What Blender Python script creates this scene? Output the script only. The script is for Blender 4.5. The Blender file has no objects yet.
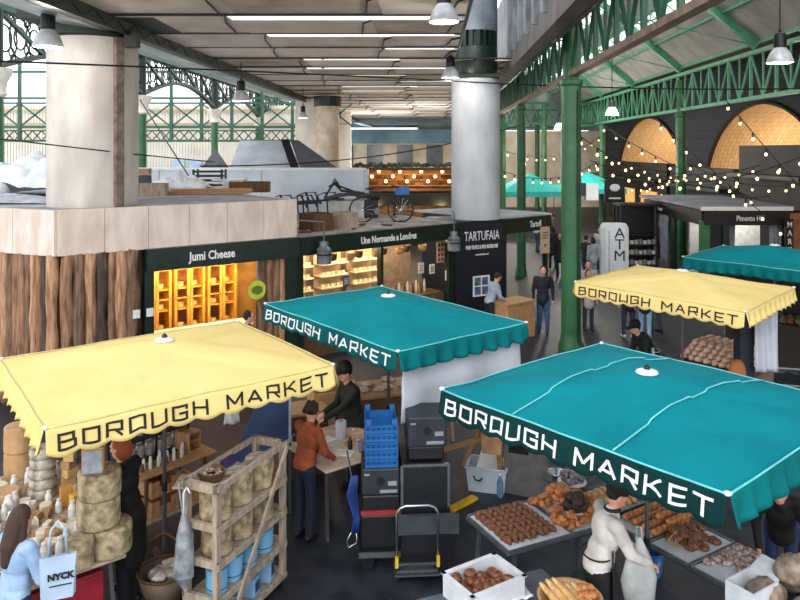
import bpy, math, random
from mathutils import Vector, Matrix, noise as mnoise
R = math.radians
random.seed(7)
SC = bpy.context.scene
COL = SC.collection
# ---------------------------------------------------------------- camera, light
CH = 4.8; FPX = 735.0; HOR = 150.0
cd = bpy.data.cameras.new('camera'); cam = bpy.data.objects.new('camera', cd); COL.objects.link(cam)
cam.location = (0, 0, CH); cam.rotation_euler = (R(90), 0, 0)
cd.sensor_width = 36; cd.lens = FPX/800*36; cd.shift_y = -(300-HOR)/800; cd.clip_end = 400
SC.camera = cam
w = bpy.data.worlds.new('overcast_sky'); SC.world = w; w.use_nodes = True
wn = w.node_tree.nodes; wl = w.node_tree.links
bg = wn['Background']; bg.inputs['Strength'].default_value = 1.15
tc = wn.new('ShaderNodeTexCoord'); sx = wn.new('ShaderNodeSeparateXYZ'); rp = wn.new('ShaderNodeValToRGB')
wl.new(tc.outputs['Generated'], sx.inputs[0]); wl.new(sx.outputs['Z'], rp.inputs[0]); wl.new(rp.outputs[0], bg.inputs['Color'])
rp.color_ramp.elements[0].position = 0.0; rp.color_ramp.elements[0].color = (1.0, 1.0, 1.0, 1)
rp.color_ramp.elements[1].position = 0.8; rp.color_ramp.elements[1].color = (0.78, 0.86, 1.0, 1)
mr = wn.new('ShaderNodeMapRange'); mr.inputs['From Min'].default_value = 0.08; mr.inputs['From Max'].default_value = 0.6
mr.inputs['To Min'].default_value = 2.3; mr.inputs['To Max'].default_value = 1.15; wl.new(sx.outputs['Z'], mr.inputs['Value']); wl.new(mr.outputs[0], bg.inputs['Strength'])
sd = bpy.data.lights.new('sun', 'SUN'); sun = bpy.data.objects.new('sun', sd); COL.objects.link(sun)
sd.energy = 1.5; sd.angle = R(40); sd.color = (1, 0.98, 0.94); sun.rotation_euler = (R(50), 0, R(-18))
SC.view_settings.view_transform = 'Standard'; SC.view_settings.look = 'None'
SC.view_settings.gamma = 1; SC.view_settings.use_curve_mapping = False
SC.view_settings.exposure = 0.15
# ---------------------------------------------------------------- helpers
def W(px, py, z):
    Y = FPX*(CH-z)/(py-HOR); return Vector(((px-400)*Y/FPX, Y, z))
def D(px, py, Y): return Vector(((px-400)*Y/FPX, Y, CH-(py-HOR)*Y/FPX))
def lin(h):
    if isinstance(h, str):
        v = [int(h[i:i+2], 16)/255 for i in (0, 2, 4)]
        return tuple((c/12.92 if c <= .04045 else ((c+.055)/1.055)**2.4) for c in v)
    return h
MC = {}
def mat(name, c='808080', r=.7, m=0, c2=None, s=6, n=None, b=0, st=(1, 1, 1), es=0, ec=None, alpha=None, bs=None, sheen=0, tr=0, sp=None, tl=0):
    if name in MC: return MC[name]
    M = bpy.data.materials.new(name); M.use_nodes = True; MC[name] = M
    nt = M.node_tree; N = nt.nodes; L = nt.links; P = N['Principled BSDF']
    a = lin(c); P.inputs['Base Color'].default_value = (*a, 1)
    P.inputs['Roughness'].default_value = r; P.inputs['Metallic'].default_value = m
    if c2 is None: c2 = tuple(x*.78 for x in a)
    else: c2 = lin(c2)
    t = N.new('ShaderNodeTexCoord'); mp = N.new('ShaderNodeMapping'); mp.inputs['Scale'].default_value = st
    L.new(t.outputs['Object'], mp.inputs[0])
    nz = N.new('ShaderNodeTexNoise'); nz.inputs['Scale'].default_value = s; nz.inputs['Detail'].default_value = 6
    L.new(mp.outputs[0], nz.inputs['Vector'])
    cr = N.new('ShaderNodeValToRGB'); cr.color_ramp.elements[0].position = .35; cr.color_ramp.elements[1].position = .65
    cr.color_ramp.elements[0].color = (*c2, 1); cr.color_ramp.elements[1].color = (*a, 1)
    L.new(nz.outputs[0], cr.inputs[0]); L.new(cr.outputs[0], P.inputs['Base Color'])
    if b:
        bu = N.new('ShaderNodeBump'); bu.inputs['Strength'].default_value = b; bu.inputs['Distance'].default_value = .02
        n2 = N.new('ShaderNodeTexNoise'); n2.inputs['Scale'].default_value = bs or s*4; n2.inputs['Detail'].default_value = 5
        L.new(mp.outputs[0], n2.inputs['Vector']); L.new(n2.outputs[0], bu.inputs['Height']); L.new(bu.outputs[0], P.inputs['Normal'])
    if es:
        P.inputs['Emission Color'].default_value = (*lin(ec or c), 1); P.inputs['Emission Strength'].default_value = es
    if alpha is not None: P.inputs['Alpha'].default_value = alpha
    if sp is not None: P.inputs['Specular IOR Level'].default_value = sp
    if tl:
        T_ = N.new('ShaderNodeBsdfTranslucent'); X_ = N.new('ShaderNodeMixShader'); X_.inputs[0].default_value = tl; L.new(cr.outputs[0], T_.inputs['Color'])
        L.new(P.outputs[0], X_.inputs[1]); L.new(T_.outputs[0], X_.inputs[2]); L.new(X_.outputs[0], N['Material Output'].inputs['Surface'])
    if tr: P.inputs['Transmission Weight'].default_value = tr
    return M
def link(o, kind=None, label=None, cat=None, group=None):
    if o.name not in COL.objects: COL.objects.link(o)
    if kind: o['kind'] = kind
    if label: o['label'] = label
    if cat: o['category'] = cat
    if group: o['group'] = group
    return o
class MB:
    def __init__(s): s.v = []; s.f = []
    def add(s, vs, fs):
        k = len(s.v); s.v += [Vector(p) for p in vs]; s.f += [tuple(i+k for i in f) for f in fs]; return s
    def box(s, c, d, rz=0, M=None):
        x, y, z = (d[0]/2, d[1]/2, d[2]/2); vs = [Vector((a, b, e)) for e in (-z, z) for a, b in ((-x, -y), (x, -y), (x, y), (-x, y))]
        rot = M if M else Matrix.Rotation(rz, 3, 'Z')
        return s.add([rot @ p+Vector(c) for p in vs], [(3, 2, 1, 0), (4, 5, 6, 7), (0, 1, 5, 4), (1, 2, 6, 5), (2, 3, 7, 6), (3, 0, 4, 7)])
    def bbox(s, c, d, rz=0, bv=.01):          # box with chamfered vertical and top edges
        x, y, z = d[0]/2, d[1]/2, d[2]/2; b = min(bv, x*.9, y*.9, z*.9)
        def ring(i, zz): return [(-x+i, -y+i+b, zz), (-x+i+b, -y+i, zz), (x-i-b, -y+i, zz), (x-i, -y+i+b, zz), (x-i, y-i-b, zz), (x-i-b, y-i, zz), (-x+i+b, y-i, zz), (-x+i, y-i-b, zz)]
        rs = [ring(b*.5, -z), ring(0, -z+b), ring(0, z-b), ring(b*.5, z)]
        rot = Matrix.Rotation(rz, 3, 'Z'); vs = [rot @ Vector(p)+Vector(c) for q in rs for p in q]; fs = [tuple(range(7, -1, -1)), tuple(range(24, 32))]
        for k in range(3):
            for i in range(8): j = (i+1) % 8; fs.append((k*8+i, k*8+j, k*8+8+j, k*8+8+i))
        return s.add(vs, fs)
    def bar(s, p, q, w=.05, h=None, up=(0, 0, 1)):      # rectangular bar between two points
        p, q = Vector(p), Vector(q); d = q-p; L = d.length
        if L < 1e-6: return s
        d.normalize(); u = Vector(up)
        if abs(d.dot(u)) > .98: u = Vector((0, 1, 0))
        sdv = d.cross(u).normalized(); u = sdv.cross(d); h = h or w
        vs = [e+sdv*(a*w/2)+u*(b*h/2) for e in (p, q) for a, b in ((-1, -1), (1, -1), (1, 1), (-1, 1))]
        return s.add(vs, [(0, 1, 2, 3), (7, 6, 5, 4), (0, 4, 5, 1), (1, 5, 6, 2), (2, 6, 7, 3), (3, 7, 4, 0)])
    def tube(s, pts, r, n=8, closed=False):
        pts = [Vector(p) for p in pts]; k0 = len(s.v); m = len(pts); prev = None
        rr = r if hasattr(r, '__len__') else [r]*m
        for i, p in enumerate(pts):
            a = pts[(i-1) % m] if (i or closed) else p; b = pts[(i+1) % m] if (i < m-1 or closed) else p
            d = (b-a).normalized() if (b-a).length > 1e-9 else Vector((0, 0, 1))
            if prev is None: u = d.orthogonal().normalized()
            else:
                u = prev-d*prev.dot(d); u = u.normalized() if u.length > 1e-6 else d.orthogonal().normalized()
            prev = u; w_ = d.cross(u)
            for j in range(n): t = 2*math.pi*j/n; s.v.append(p+(u*math.cos(t)+w_*math.sin(t))*rr[i])
        for i in range(m if closed else m-1):
            for j in range(n):
                a = k0+i*n+j; b = k0+i*n+(j+1) % n; c = k0+((i+1) % m)*n+(j+1) % n; d = k0+((i+1) % m)*n+j; s.f.append((a, b, c, d))
        if not closed:
            s.f.append(tuple(k0+j for j in range(n-1, -1, -1))); s.f.append(tuple(k0+(m-1)*n+j for j in range(n)))
        return s
    def cyl(s, p, q, r, r2=None, n=16): return s.tube([p, q], [r, r if r2 is None else r2], n)
    def lathe(s, prof, c=(0, 0, 0), n=20, M=None, cap=True):
        k0 = len(s.v); c = Vector(c)
        for (r, z) in prof:
            for j in range(n):
                t = 2*math.pi*j/n; p = Vector((r*math.cos(t), r*math.sin(t), z)); s.v.append((M @ p if M else p)+c)
        for i in range(len(prof)-1):
            for j in range(n): a = k0+i*n+j; b = k0+i*n+(j+1) % n; s.f.append((a, b, b+n, a+n))
        if cap:
            s.f.append(tuple(k0+j for j in range(n-1, -1, -1))); s.f.append(tuple(k0+(len(prof)-1)*n+j for j in range(n)))
        return s
    def ell(s, c, rad, n=12, M=None):
        m = max(6, n*2//3); c = Vector(c); k0 = len(s.v); X, Y, Z = rad if hasattr(rad, '__len__') else (rad,)*3
        for i in range(1, m):
            a = math.pi*i/m
            for j in range(n):
                t = 2*math.pi*j/n; p = Vector((X*math.sin(a)*math.cos(t), Y*math.sin(a)*math.sin(t), Z*math.cos(a))); s.v.append((M @ p if M else p)+c)
        tp = Vector((0, 0, Z)); s.v.append((M @ tp if M else tp)+c); s.v.append((M @ -tp if M else -tp)+c); T = len(s.v)-2
        for i in range(m-2):
            for j in range(n): a = k0+i*n+j; b = k0+i*n+(j+1) % n; s.f.append((a+n, b+n, b, a))
        for j in range(n):
            s.f.append((T, k0+j, k0+(j+1) % n)); s.f.append((T+1, k0+(m-2)*n+(j+1) % n, k0+(m-2)*n+j))
        return s
    def cap(s, p, q, r, r2=None, n=10):               # tapered capsule
        r2 = r if r2 is None else r2; p, q = Vector(p), Vector(q); d = q-p; L = max(d.length, 1e-5); d = d/L
        pts = []; rs = []
        for a in (-80, -55, -28): pts.append(p+d*(r*math.sin(R(a)))); rs.append(r*math.cos(R(a)))
        pts += [p, q]; rs += [r, r2]
        for a in (28, 55, 80): pts.append(q+d*(r2*math.sin(R(a)))); rs.append(r2*math.cos(R(a)))
        return s.tube(pts, rs, n)
    def grid(s, fn, nu, nv):
        k0 = len(s.v)
        for i in range(nu+1):
            for j in range(nv+1): s.v.append(Vector(fn(i/nu, j/nv)))
        for i in range(nu):
            for j in range(nv): a = k0+i*(nv+1)+j; s.f.append((a, a+nv+1, a+nv+2, a+1))
        return s
    def poly(s, pts, z0, z1):                       # vertical prism on an xy outline
        n = len(pts); vs = [(p[0], p[1], z) for z in (z0, z1) for p in pts]
        return s.add(vs, [tuple(range(n-1, -1, -1)), tuple(range(n, 2*n))]+[(i, (i+1) % n, n+(i+1) % n, n+i) for i in range(n)])
    def jitter(s, a, sc=3, seed=0):
        o = Vector((seed*7.3, seed*1.7, seed*3.1))
        for p in s.v: p += mnoise.noise_vector(p*sc+o)*a
        return s
    def mesh(s, name):
        me = bpy.data.meshes.new(name); me.from_pydata([tuple(p) for p in s.v], [], s.f); me.update(); return me
    def build(s, name, m, parent=None, smooth=False, solid=0, world=False):
        me = s.mesh(name)
        if world and parent is not None:
            I = (Matrix.Translation(parent.location) @ parent.rotation_euler.to_matrix().to_4x4()).inverted(); me.transform(I)
        me.materials.append(m)
        if smooth: me.polygons.foreach_set('use_smooth', [True]*len(me.polygons))
        o = bpy.data.objects.new(name, me); COL.objects.link(o); o.parent = parent
        if solid:
            md = o.modifiers.new('thickness', 'SOLIDIFY'); md.thickness = solid; md.offset = 0
        if smooth == 'auto':
            try: me.set_sharp_from_angle(angle=R(35))
            except Exception: pass
        return o
def thing(name, label, cat, loc=(0, 0, 0), rz=0, group=None):
    o = bpy.data.objects.new(name, None); COL.objects.link(o); o.empty_display_size = .1
    o.location = loc; o.rotation_euler = (0, 0, rz); o['label'] = label; o['category'] = cat
    if group: o['group'] = group
    return o
def single(name, mb, m, label, cat, loc=(0, 0, 0), rz=0, group=None, smooth=False, solid=0):
    o = mb.build(name, m, None, smooth, solid); o.location = loc; o.rotation_euler = (0, 0, rz)
    o['label'] = label; o['category'] = cat
    if group: o['group'] = group
    return o
def struct(name, mb, m, smooth=False, solid=0):
    o = mb.build(name, m, None, smooth, solid); o['kind'] = 'structure'; return o
def dup(o, loc=None, rz=None, label=None, parent=None, sc=None, rot=None):
    c = o.copy(); COL.objects.link(c); c.parent = parent
    if loc is not None: c.location = loc
    if rz is not None: c.rotation_euler = (c.rotation_euler[0], c.rotation_euler[1], rz)
    if rot is not None: c.rotation_euler = rot
    if label: c['label'] = label
    if sc: c.scale = (sc, sc, sc)
    for ch in [x for x in COL.objects if x.parent == o]: dup(ch, parent=c)
    return c
def fuse(mb, name, m, parent, vox=.012, it=3, smooth=True):   # one continuous skin round overlapping shapes
    me = mb.mesh(name); o = bpy.data.objects.new(name, me); COL.objects.link(o)
    md = o.modifiers.new('r', 'REMESH'); md.mode = 'VOXEL'; md.voxel_size = vox
    ms = o.modifiers.new('s', 'SMOOTH'); ms.iterations = it; ms.factor = .5
    dg = bpy.context.evaluated_depsgraph_get(); dg.update()
    nm = bpy.data.meshes.new_from_object(o.evaluated_get(dg)); nm.name = name
    bpy.data.objects.remove(o); nm.materials.clear(); nm.materials.append(m)
    nm.polygons.foreach_set('use_smooth', [True]*len(nm.polygons))
    n = bpy.data.objects.new(name, nm); COL.objects.link(n); n.parent = parent; return n
def text_mesh(txt, size, bold=0, sx=1.0, align='CENTER', depth=.004, shear=0):
    cu = bpy.data.curves.new('t', 'FONT'); cu.body = txt; cu.size = size; cu.offset = bold; cu.extrude = depth
    cu.align_x = align; cu.align_y = 'CENTER'; cu.shear = shear; cu.resolution_u = 2
    o = bpy.data.objects.new('t', cu); COL.objects.link(o); dg = bpy.context.evaluated_depsgraph_get(); dg.update()
    me = bpy.data.meshes.new_from_object(o.evaluated_get(dg)); bpy.data.objects.remove(o)
    for v in me.vertices: v.co.x *= sx
    return me
def letter(txt, size, m, parent, pos, right, bold=0, sx=1.0, name='lettering', align='CENTER', up=(0, 0, 1)):
    """text whose reading direction is the world/local vector right, standing upright"""
    me = text_mesh(txt, size, bold, sx, align); r = Vector(right).normalized(); u = Vector(up); n = r.cross(u).normalized()
    Mx = Matrix((r, u, n)).transposed().to_4x4(); me.transform(Matrix.Translation(pos) @ Mx); me.name = name
    me.materials.clear(); me.materials.append(m); o = bpy.data.objects.new(name, me); COL.objects.link(o); o.parent = parent; return o
def V2(a): return Vector((a[0], a[1], 0))
# ---------------------------------------------------------------- materials
asph = mat('asphalt', '2b2f39', .5, c2='191c23', s=3, b=.35, bs=60)
conc = mat('concrete', 'c9c3bc', .85, c2='b3aba3', s=2.2, b=.12, st=(1, 1, .4))
concb = mat('concrete_cool', 'c3c5c9', .8, c2='adb0b5', s=2, b=.08, st=(1, 1, .5))
ply = mat('plywood', 'e6d6ca', .75, c2='cfbcae', s=4, b=.05, st=(1, 1, .35))
roofg = mat('roof_felt', 'a8a8aa', .85, c2='7d7c7d', s=2, b=.2)
gdark = mat('dark_green_paint', '12291f', .4, c2='0d1f18', s=5)
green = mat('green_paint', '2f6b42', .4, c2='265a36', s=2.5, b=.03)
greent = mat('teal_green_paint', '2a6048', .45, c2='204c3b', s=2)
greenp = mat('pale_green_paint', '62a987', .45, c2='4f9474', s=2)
black = mat('black_paint', '121316', .45, c2='0c0d0f', s=5)
white = mat('white_paint', 'e9e9e6', .6, c2='dcdcd8', s=5)
letw = mat('white_lettering', 'f2f2ee', .6, c2='e8e8e4')
letb = mat('black_lettering', '161412', .7, c2='1c1a18')
chrome = mat('chrome_metal', 'c4c8cc', .25, 1, c2='b0b4b8')
steel = mat('grey_steel', '6d7073', .4, .6, c2='5c5f62')
wood = mat('pine_wood', 'c59a6b', .65, c2='a97e52', s=5, b=.08, st=(6, 6, 1))
woodg = mat('weathered_wood', 'b3a28e', .8, c2='8f7f6d', s=5, b=.15, st=(5, 5, 1))
woodd = mat('dark_wood', '6b4a30', .7, c2='4f3521', s=5, b=.1, st=(5, 5, 1))
skin = mat('skin', 'd9a287', .55, c2='cd937a', s=8)
# ---------------------------------------------------------------- ground, viaduct soffit, columns, halls
struct('floor', MB().grid(lambda u, v: (-32+70*u, -6+96*v, 0), 1, 1), asph)
SK = .045
def sk(x0, Y, z): return Vector((x0+SK*Y, Y, z))
soff = mat('soffit_boards', 'ece0d6', .85, c2='d6c8bd', s=1.1, b=.1)
soffd = mat('soffit_stained', 'd0bfb3', .85, c2='a8988c', s=1.1, b=.1)
ribm = mat('soffit_rib', '2b2523', .7)
ZC = 7.32
ribs = []; yy = 9.4
while yy < 74: ribs.append(yy); yy += 2.15
pn, pd, pj, pw = MB(), MB(), MB(), MB()
cols6 = [-6.0+8.1*i/3 for i in range(4)]
for k in range(len(ribs)-1):
    a, b = ribs[k], ribs[k+1]
    off = (.9 if k % 2 else 0)
    xs = [-6.0, -3.9+off*.3, -1.2+off*.3, 1.0+off*.2, 2.15]
    for i in range(4):
        g = .5 if random.random() < .6 and 0 < i or (k % 3 == 0 and i == 1) else .06
        if k > 22: g = .05
        x0, x1 = xs[i], xs[i+1]
        if b < 20.3:
            if x0 >= .6: continue
            x1 = min(x1, .6)
        zz = ZC+.10*math.sin(k*1.7+i)*.15
        m_ = pd if (k*7+i*3) % 5 == 0 and i < 3 else pn
        sag = .05
        for q in range(3):
            t0, t1 = q/3, (q+1)/3
            xa, xb = x0+(x1-x0)*t0, x0+(x1-x0)*t1
            m_.add([sk(xa, a+g, zz), sk(xb, a+g, zz), sk(xb, b, zz-sag*0), sk(xa, b, zz),
                    sk(xa, a+g, zz+.02), sk(xb, a+g, zz+.02), sk(xb, b, zz+.02), sk(xa, b, zz+.02)],
                   [(0, 3, 2, 1), (4, 5, 6, 7), (0, 1, 5, 4), (2, 3, 7, 6), (1, 2, 6, 5), (3, 0, 4, 7)])
        pj.tube([sk(x1, a+g, ZC-.02), sk(x1-.18, a+.8, ZC-.02), sk(x1-.32, b, ZC-.02)], .022, 5)
struct('ceiling', pn, soff); struct('ceiling', pd, soffd); struct('trim_1', pj, ribm)
for k, a in enumerate(ribs[:34]):
    rb = MB().bar(sk(-6.0, a-.05, ZC-.012), sk(2.15 if a > 20.0 else .6, a-.05, ZC-.012), .1, .03)
    o = struct('trim_2', rb, ribm)
struct('trim_3', MB().bar(sk(-6.15, 9, 7.32), sk(-6.15, 74, 7.32), .3, .42), gdark)
lat = MB()
for k in range(60):
    lat.bar(sk(-6.0, 9+k*.9, 7.1), sk(-6.0, 9.45+k*.9, 7.3), .03); lat.bar(sk(-6.0, 9.45+k*.9, 7.3), sk(-6.0, 9.9+k*.9, 7.1), .03)
lat.bar(sk(-6.0, 9, 7.08), sk(-6.0, 63, 7.08), .05)
struct('trim_4', lat, gdark)
gut = MB(); gut.add([sk(-6.35, 9, 7.12), sk(-6.35, 74, 7.12), sk(-7.2, 74, 7.25), sk(-7.2, 9, 7.25), sk(-6.35, 9, 7.17), sk(-6.35, 74, 7.17), sk(-7.2, 74, 7.3), sk(-7.2, 9, 7.3)],
                    [(0, 3, 2, 1), (4, 5, 6, 7), (0, 1, 5, 4), (2, 3, 7, 6), (1, 2, 6, 5), (3, 0, 4, 7)])
single('gutter', gut, mat('galvanised_metal', 'c9d2d6', .35, .5, c2='9aa3a8', s=1.5), 'long silver metal gutter running outside the left edge of the viaduct ceiling', 'gutter')
struct('trim_5', MB().bar(sk(2.3, 9, 7.3), sk(2.3, 74, 7.3), .32, .5), mat('girder_grey', '55504c', .7, c2='3c3835', s=2))
struct('trim_6', MB().bar(sk(2.52, 9, 7.12), sk(2.52, 74, 7.12), .1, .16), black)
side = MB(); side.add([sk(2.5, 9, 7.45), sk(2.5, 74, 7.45), sk(3.6, 74, 8.35), sk(3.6, 9, 8.35)], [(0, 1, 2, 3)])
struct('ceiling', side, mat('sheet_grey', '9b9490', .8, c2='77706c', s=1.3), solid=.03)
sr = MB()
for k in range(24): sr.bar(sk(2.5, 10+k*2.6, 7.38), sk(3.6, 10+k*2.6, 8.27), .1, .12)
struct('trim_7', sr, gdark)
pl_ = MB().bar(sk(2.2, 9, 8.45), sk(2.2, 27, 8.45), .06, 2.2)
for k in range(9): pl_.bar(sk(2.12, 10+k*1.3, 7.4), sk(2.12, 10+k*1.3, 9.5), .1, .08, up=(0, 1, 0))
struct('trim_13', pl_, mat('girder_plate', '7c8286', .6, c2='565b5f', s=1.5)); struct('trim_14', MB().bar(sk(.64, 9, 7.36), sk(.64, 20.2, 7.36), .06, .14), ribm)
# a deck above the soffit so the viaduct blocks the sky at its far end
struct('trim_8', MB().bar(sk(-2, 74, 7.5), sk(-2, 74.5, 7.5), 16, .9), mat('far_beam', '3d5a68', .6))
# ---- round columns
def round_column(name, x, y, r, z0, z1, m, label):
    t = thing(name, label, 'column', (x, y, z0)); mb = MB().lathe([(r, 0), (r, (z1-z0)*.5), (r, z1-z0)], n=48)
    mb.build('shaft', m, t, 'auto'); return t
t = round_column('concrete_column', -6.28, 15.05, .875, 3.68, 7.02, conc, 'thick round pale concrete column rising from the plywood-topped kiosk roof')
MB().box((.73, -.55, 1.67), (.17, .12, 3.34), R(53)).build('rust_stained_channel', mat('rust_strip', '8a766c', .8, c2='5f4d45', s=6), t)
cp = MB().lathe([(.9, 3.34), (.95, 3.38), (.95, 3.42), (.82, 3.42), (.82, 3.62)], n=40); cp.build('capital', gdark, t, 'auto')
MB().box((.3, 0, 3.78), (2.6, 2.2, .3)).build('bearing_plate', mat('dark_steel', '1e2724', .6), t)
MB().box((.98, -.5, 3.3), (.24, .24, .3)).build('fixing_bracket', black, t)
t = round_column('concrete_column', 2.16, 21.0, .69, 2.85, 6.8, concb, 'smooth pale grey round column standing behind the black panel of the truffle stall')
b_ = MB()
for i in range(20):
    a = i*math.pi/10; b_.box((.58*math.cos(a), .58*math.sin(a), 5.08), (.07, .1, .46), a)
b_.build('rib_ring', gdark, t)
MB().box((0, 0, 4.02), (1.3, 1.25, .1)).build('base_plate', gdark, t)
MB().lathe([(.6, 4.07), (.62, 4.12), (.62, 4.8), (.6, 4.86)], n=32).build('bearing', gdark, t, 'auto'); MB().lathe([(.5, 4.86), (.5, 5.34)], n=32).build('ring', gdark, t)
MB().lathe([(.62, 5.3), (.62, 6.9)], n=40).build('upper_shaft', mat('blue_grey_metal', '8a929a', .5, .2, c2='6a727a', s=2), t, 'auto')
t = round_column('concrete_column', -3.25, 33.0, .52, 0, 6.75, mat('warm_concrete', 'dccdbb', .8, c2='bda993', s=2), 'slim pale concrete column far back under the viaduct, beside a cream pier')
MB().lathe([(.62, 6.75), (.62, 7.2)], n=24).build('capital', gdark, t)
single('stone_pier', MB().box((0, 0, 3.6), (1.9, 1, 7.2)), mat('cream_render', 'f0e9dd', .8, c2='dfd6c8', s=2), 'cream rendered square pier just left of the slim far column', 'pier', (-4.0, 35.2, 0))
# ---- green hall columns
def iron_column(x, y, z1, r, label, m=green, cap=True, group=None):
    t = thing('iron_column', label, 'column', (x, y, 0), group=group)
    MB().lathe([(r*1.3, 0), (r*1.3, .2), (r*1.1, .3), (r, .5), (r, z1*.6), (r, z1-.15)], n=24).build('shaft', m, t, 'auto')
    if cap: MB().lathe([(r, z1-.15), (r*1.2, z1-.1), (r*1.2, z1), (r*.82, z1+.02), (r*.82, z1+1.5)], n=24).build('upper_shaft', m, t, 'auto')
    return t
c1 = iron_column(4.05, 17.4, 6.45, .232, 'nearest and thickest green iron column, rising behind the big teal canopy')
MB().box((.42, -.2, 3.82), (.28, .22, .38)).build('junction_box', white, c1); MB().tube([(.12, -.23, 0), (.12, -.23, 6.2)], .02, 6).build('conduit', gdark, c1)
MB().box((.2, -.26, 3.88), (.14, .12, .3)).build('clamp', black, c1)
iron_column(4.62, 28.0, 6.45, .17, 'green iron column second along the near truss, behind the small white-roofed kiosk')
iron_column(5.3, 38.0, 6.45, .17, 'green iron column third along the near truss, close against the pale grey round column')
iron_column(12.5, 32.7, 6.4, .22, 'green iron column rising through the roof of the grey-roofed kiosk under the far truss', green)
iron_column(13.2, 48.0, 6.4, .2, 'green iron column under the far truss, just left of the cash machine')
iron_column(9.8, 50.0, 6.4, .17, 'thin green iron column in the distance between the near column and the teal tents')
iron_column(11.2, 60.0, 6.4, .18, 'farthest green iron column, deep in the hall right of the near column')
iron_column(6.7, 52.0, 6.4, .17, 'thin distant green iron column directly right of the truffle kiosk column')
# ---- lattice trusses of the hall
def truss(name, label, x0, ya, yb, zb, zt, step, m, mc, ch=.12):
    t = thing(name, label, 'truss', (x0+SK*ya, ya, zb))
    MB().bar(sk(x0, ya, zb), sk(x0, yb, zb), ch*1.6, ch).build('bottom_chord', mc, t, world=True)
    MB().bar(sk(x0, ya, zt), sk(x0, yb, zt), ch*1.4, ch).build('top_chord', m, t, world=True)
    n = int((yb-ya)/step)
    for i in range(n):
        a = ya+i*step; mb = MB().bar(sk(x0, a, zb), sk(x0, a, zt), .09)
        mb.build('upright', m, t, world=True)
        MB().bar(sk(x0, a, zt), sk(x0, a+step/2, zb), .06).bar(sk(x0, a+step/2, zb), sk(x0, a+step, zt), .06).bar(sk(x0, a+step/2, zb), sk(x0, a+step/2, zt), .05).build('diagonal', m, t, world=True)
    return t
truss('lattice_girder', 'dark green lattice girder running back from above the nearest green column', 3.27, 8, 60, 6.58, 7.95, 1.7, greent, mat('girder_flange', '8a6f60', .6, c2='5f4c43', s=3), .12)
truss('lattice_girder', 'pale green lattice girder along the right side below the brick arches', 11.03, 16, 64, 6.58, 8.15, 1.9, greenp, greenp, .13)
# ---- pitched roof of the hall
ribd = 11.5
shp = mat('roof_sheet', 'b9b4b0', .8, c2='98938f', s=.8)
RY = [9.75+7.65*i for i in range(8)]
def slope(u, side):
    if side: a, b = (7.4, 11.4), (11.03, 8.35)
    else: a, b = (7.4, 11.4), (3.6, 8.35)
    return b[0]+(a[0]-b[0])*u, b[1]+(a[1]-b[1])*u
for i in range(7):
    for side in (0, 1):
        rf = MB(); us = (0, .42) if side else (0, .2)
        (xa, za), (xb, zb) = slope(us[0], side), slope(us[1], side)
        rf.add([sk(xa, RY[i], za+.2), sk(xa, RY[i+1], za+.2), sk(xb, RY[i+1], zb+.2), sk(xb, RY[i], zb+.2)], [(0, 1, 2, 3)])
        (xa, za), (xb, zb) = slope(.62 if side else .7, side), slope(.86, side)
        rf.add([sk(xa, RY[i], za+.2), sk(xa, RY[i+1], za+.2), sk(xb, RY[i+1], zb+.2), sk(xb, RY[i], zb+.2)], [(0, 1, 2, 3)])
        struct('ceiling', rf, shp, solid=.04)
for y in RY:
    t = thing('roof_rafter', ['nearest', 'second nearest', 'third nearest', 'fourth nearest', 'fifth', 'sixth', 'seventh', 'farthest'][RY.index(y)]+' green pitched rafter frame with thin tie rods under the hall roof', 'rafter', tuple(sk(7.4, y, 8.2)))
    for side in (0, 1):
        (xa, za), (xb, zb) = slope(0, side), slope(1, side)
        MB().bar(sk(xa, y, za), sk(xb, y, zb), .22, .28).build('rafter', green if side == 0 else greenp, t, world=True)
        (xm, zm) = slope(.5, side)
        MB().bar(sk(xm, y, zm), sk(7.4, y, 9.2), .06).build('strut', greenp, t, world=True)
        MB().tube([sk(xa, y, za), sk(7.4, y, 9.2)], .02, 6).build('tie_rod', greenp, t, world=True)
    MB().tube([sk(7.4, y, 9.2), sk(7.4, y, 11.4)], .025, 6).build('king_rod', greenp, t, world=True)
pur = MB()
for side in (0, 1):
    for u in (0, .33, .62, .86, 1):
        x, z = slope(u, side); pur.bar(sk(x, 9, z+.12), sk(x, 63, z+.12), .1, .12)
    for k in range(54):
        xa, za = slope(.2, side); xb, zb = slope(1, side); pur.bar(sk(xa, 9+k, za+.2), sk(xb, 9+k, zb+.2), .03, .05)
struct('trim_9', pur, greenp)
struct('ceiling', MB().add([sk(11.03, 9, 8.5), sk(11.03, 64, 8.5), (17.6, 64, 9.2), (17.6, 9, 9.2)], [(0, 1, 2, 3)]), mat('dark_roof', '2e2c2e', .8), solid=.05)
# ---- brick viaduct arches on the right
brick = bpy.data.materials.new('soot_brick'); brick.use_nodes = True; MC['soot_brick'] = brick
def brickmat(name, c1, c2, mo, sc):
    M = bpy.data.materials.new(name); M.use_nodes = True; nt = M.node_tree; P = nt.nodes['Principled BSDF']; P.inputs['Roughness'].default_value = .85
    B = nt.nodes.new('ShaderNodeTexBrick'); t = nt.nodes.new('ShaderNodeTexCoord'); mp = nt.nodes.new('ShaderNodeMapping'); mp.inputs['Rotation'].default_value = (R(90), 0, R(90))
    B.inputs['Scale'].default_value = sc; B.inputs['Color1'].default_value = (*lin(c1), 1); B.inputs['Color2'].default_value = (*lin(c2), 1); B.inputs['Mortar'].default_value = (*lin(mo), 1)
    nt.links.new(t.outputs['Object'], mp.inputs[0]); nt.links.new(mp.outputs[0], B.inputs['Vector']); nt.links.new(B.outputs[0], P.inputs['Base Color']); return M
soot = brickmat('soot_black_brick', '3a3a42', '2d2d34', '45454c', 1.5)
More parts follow.
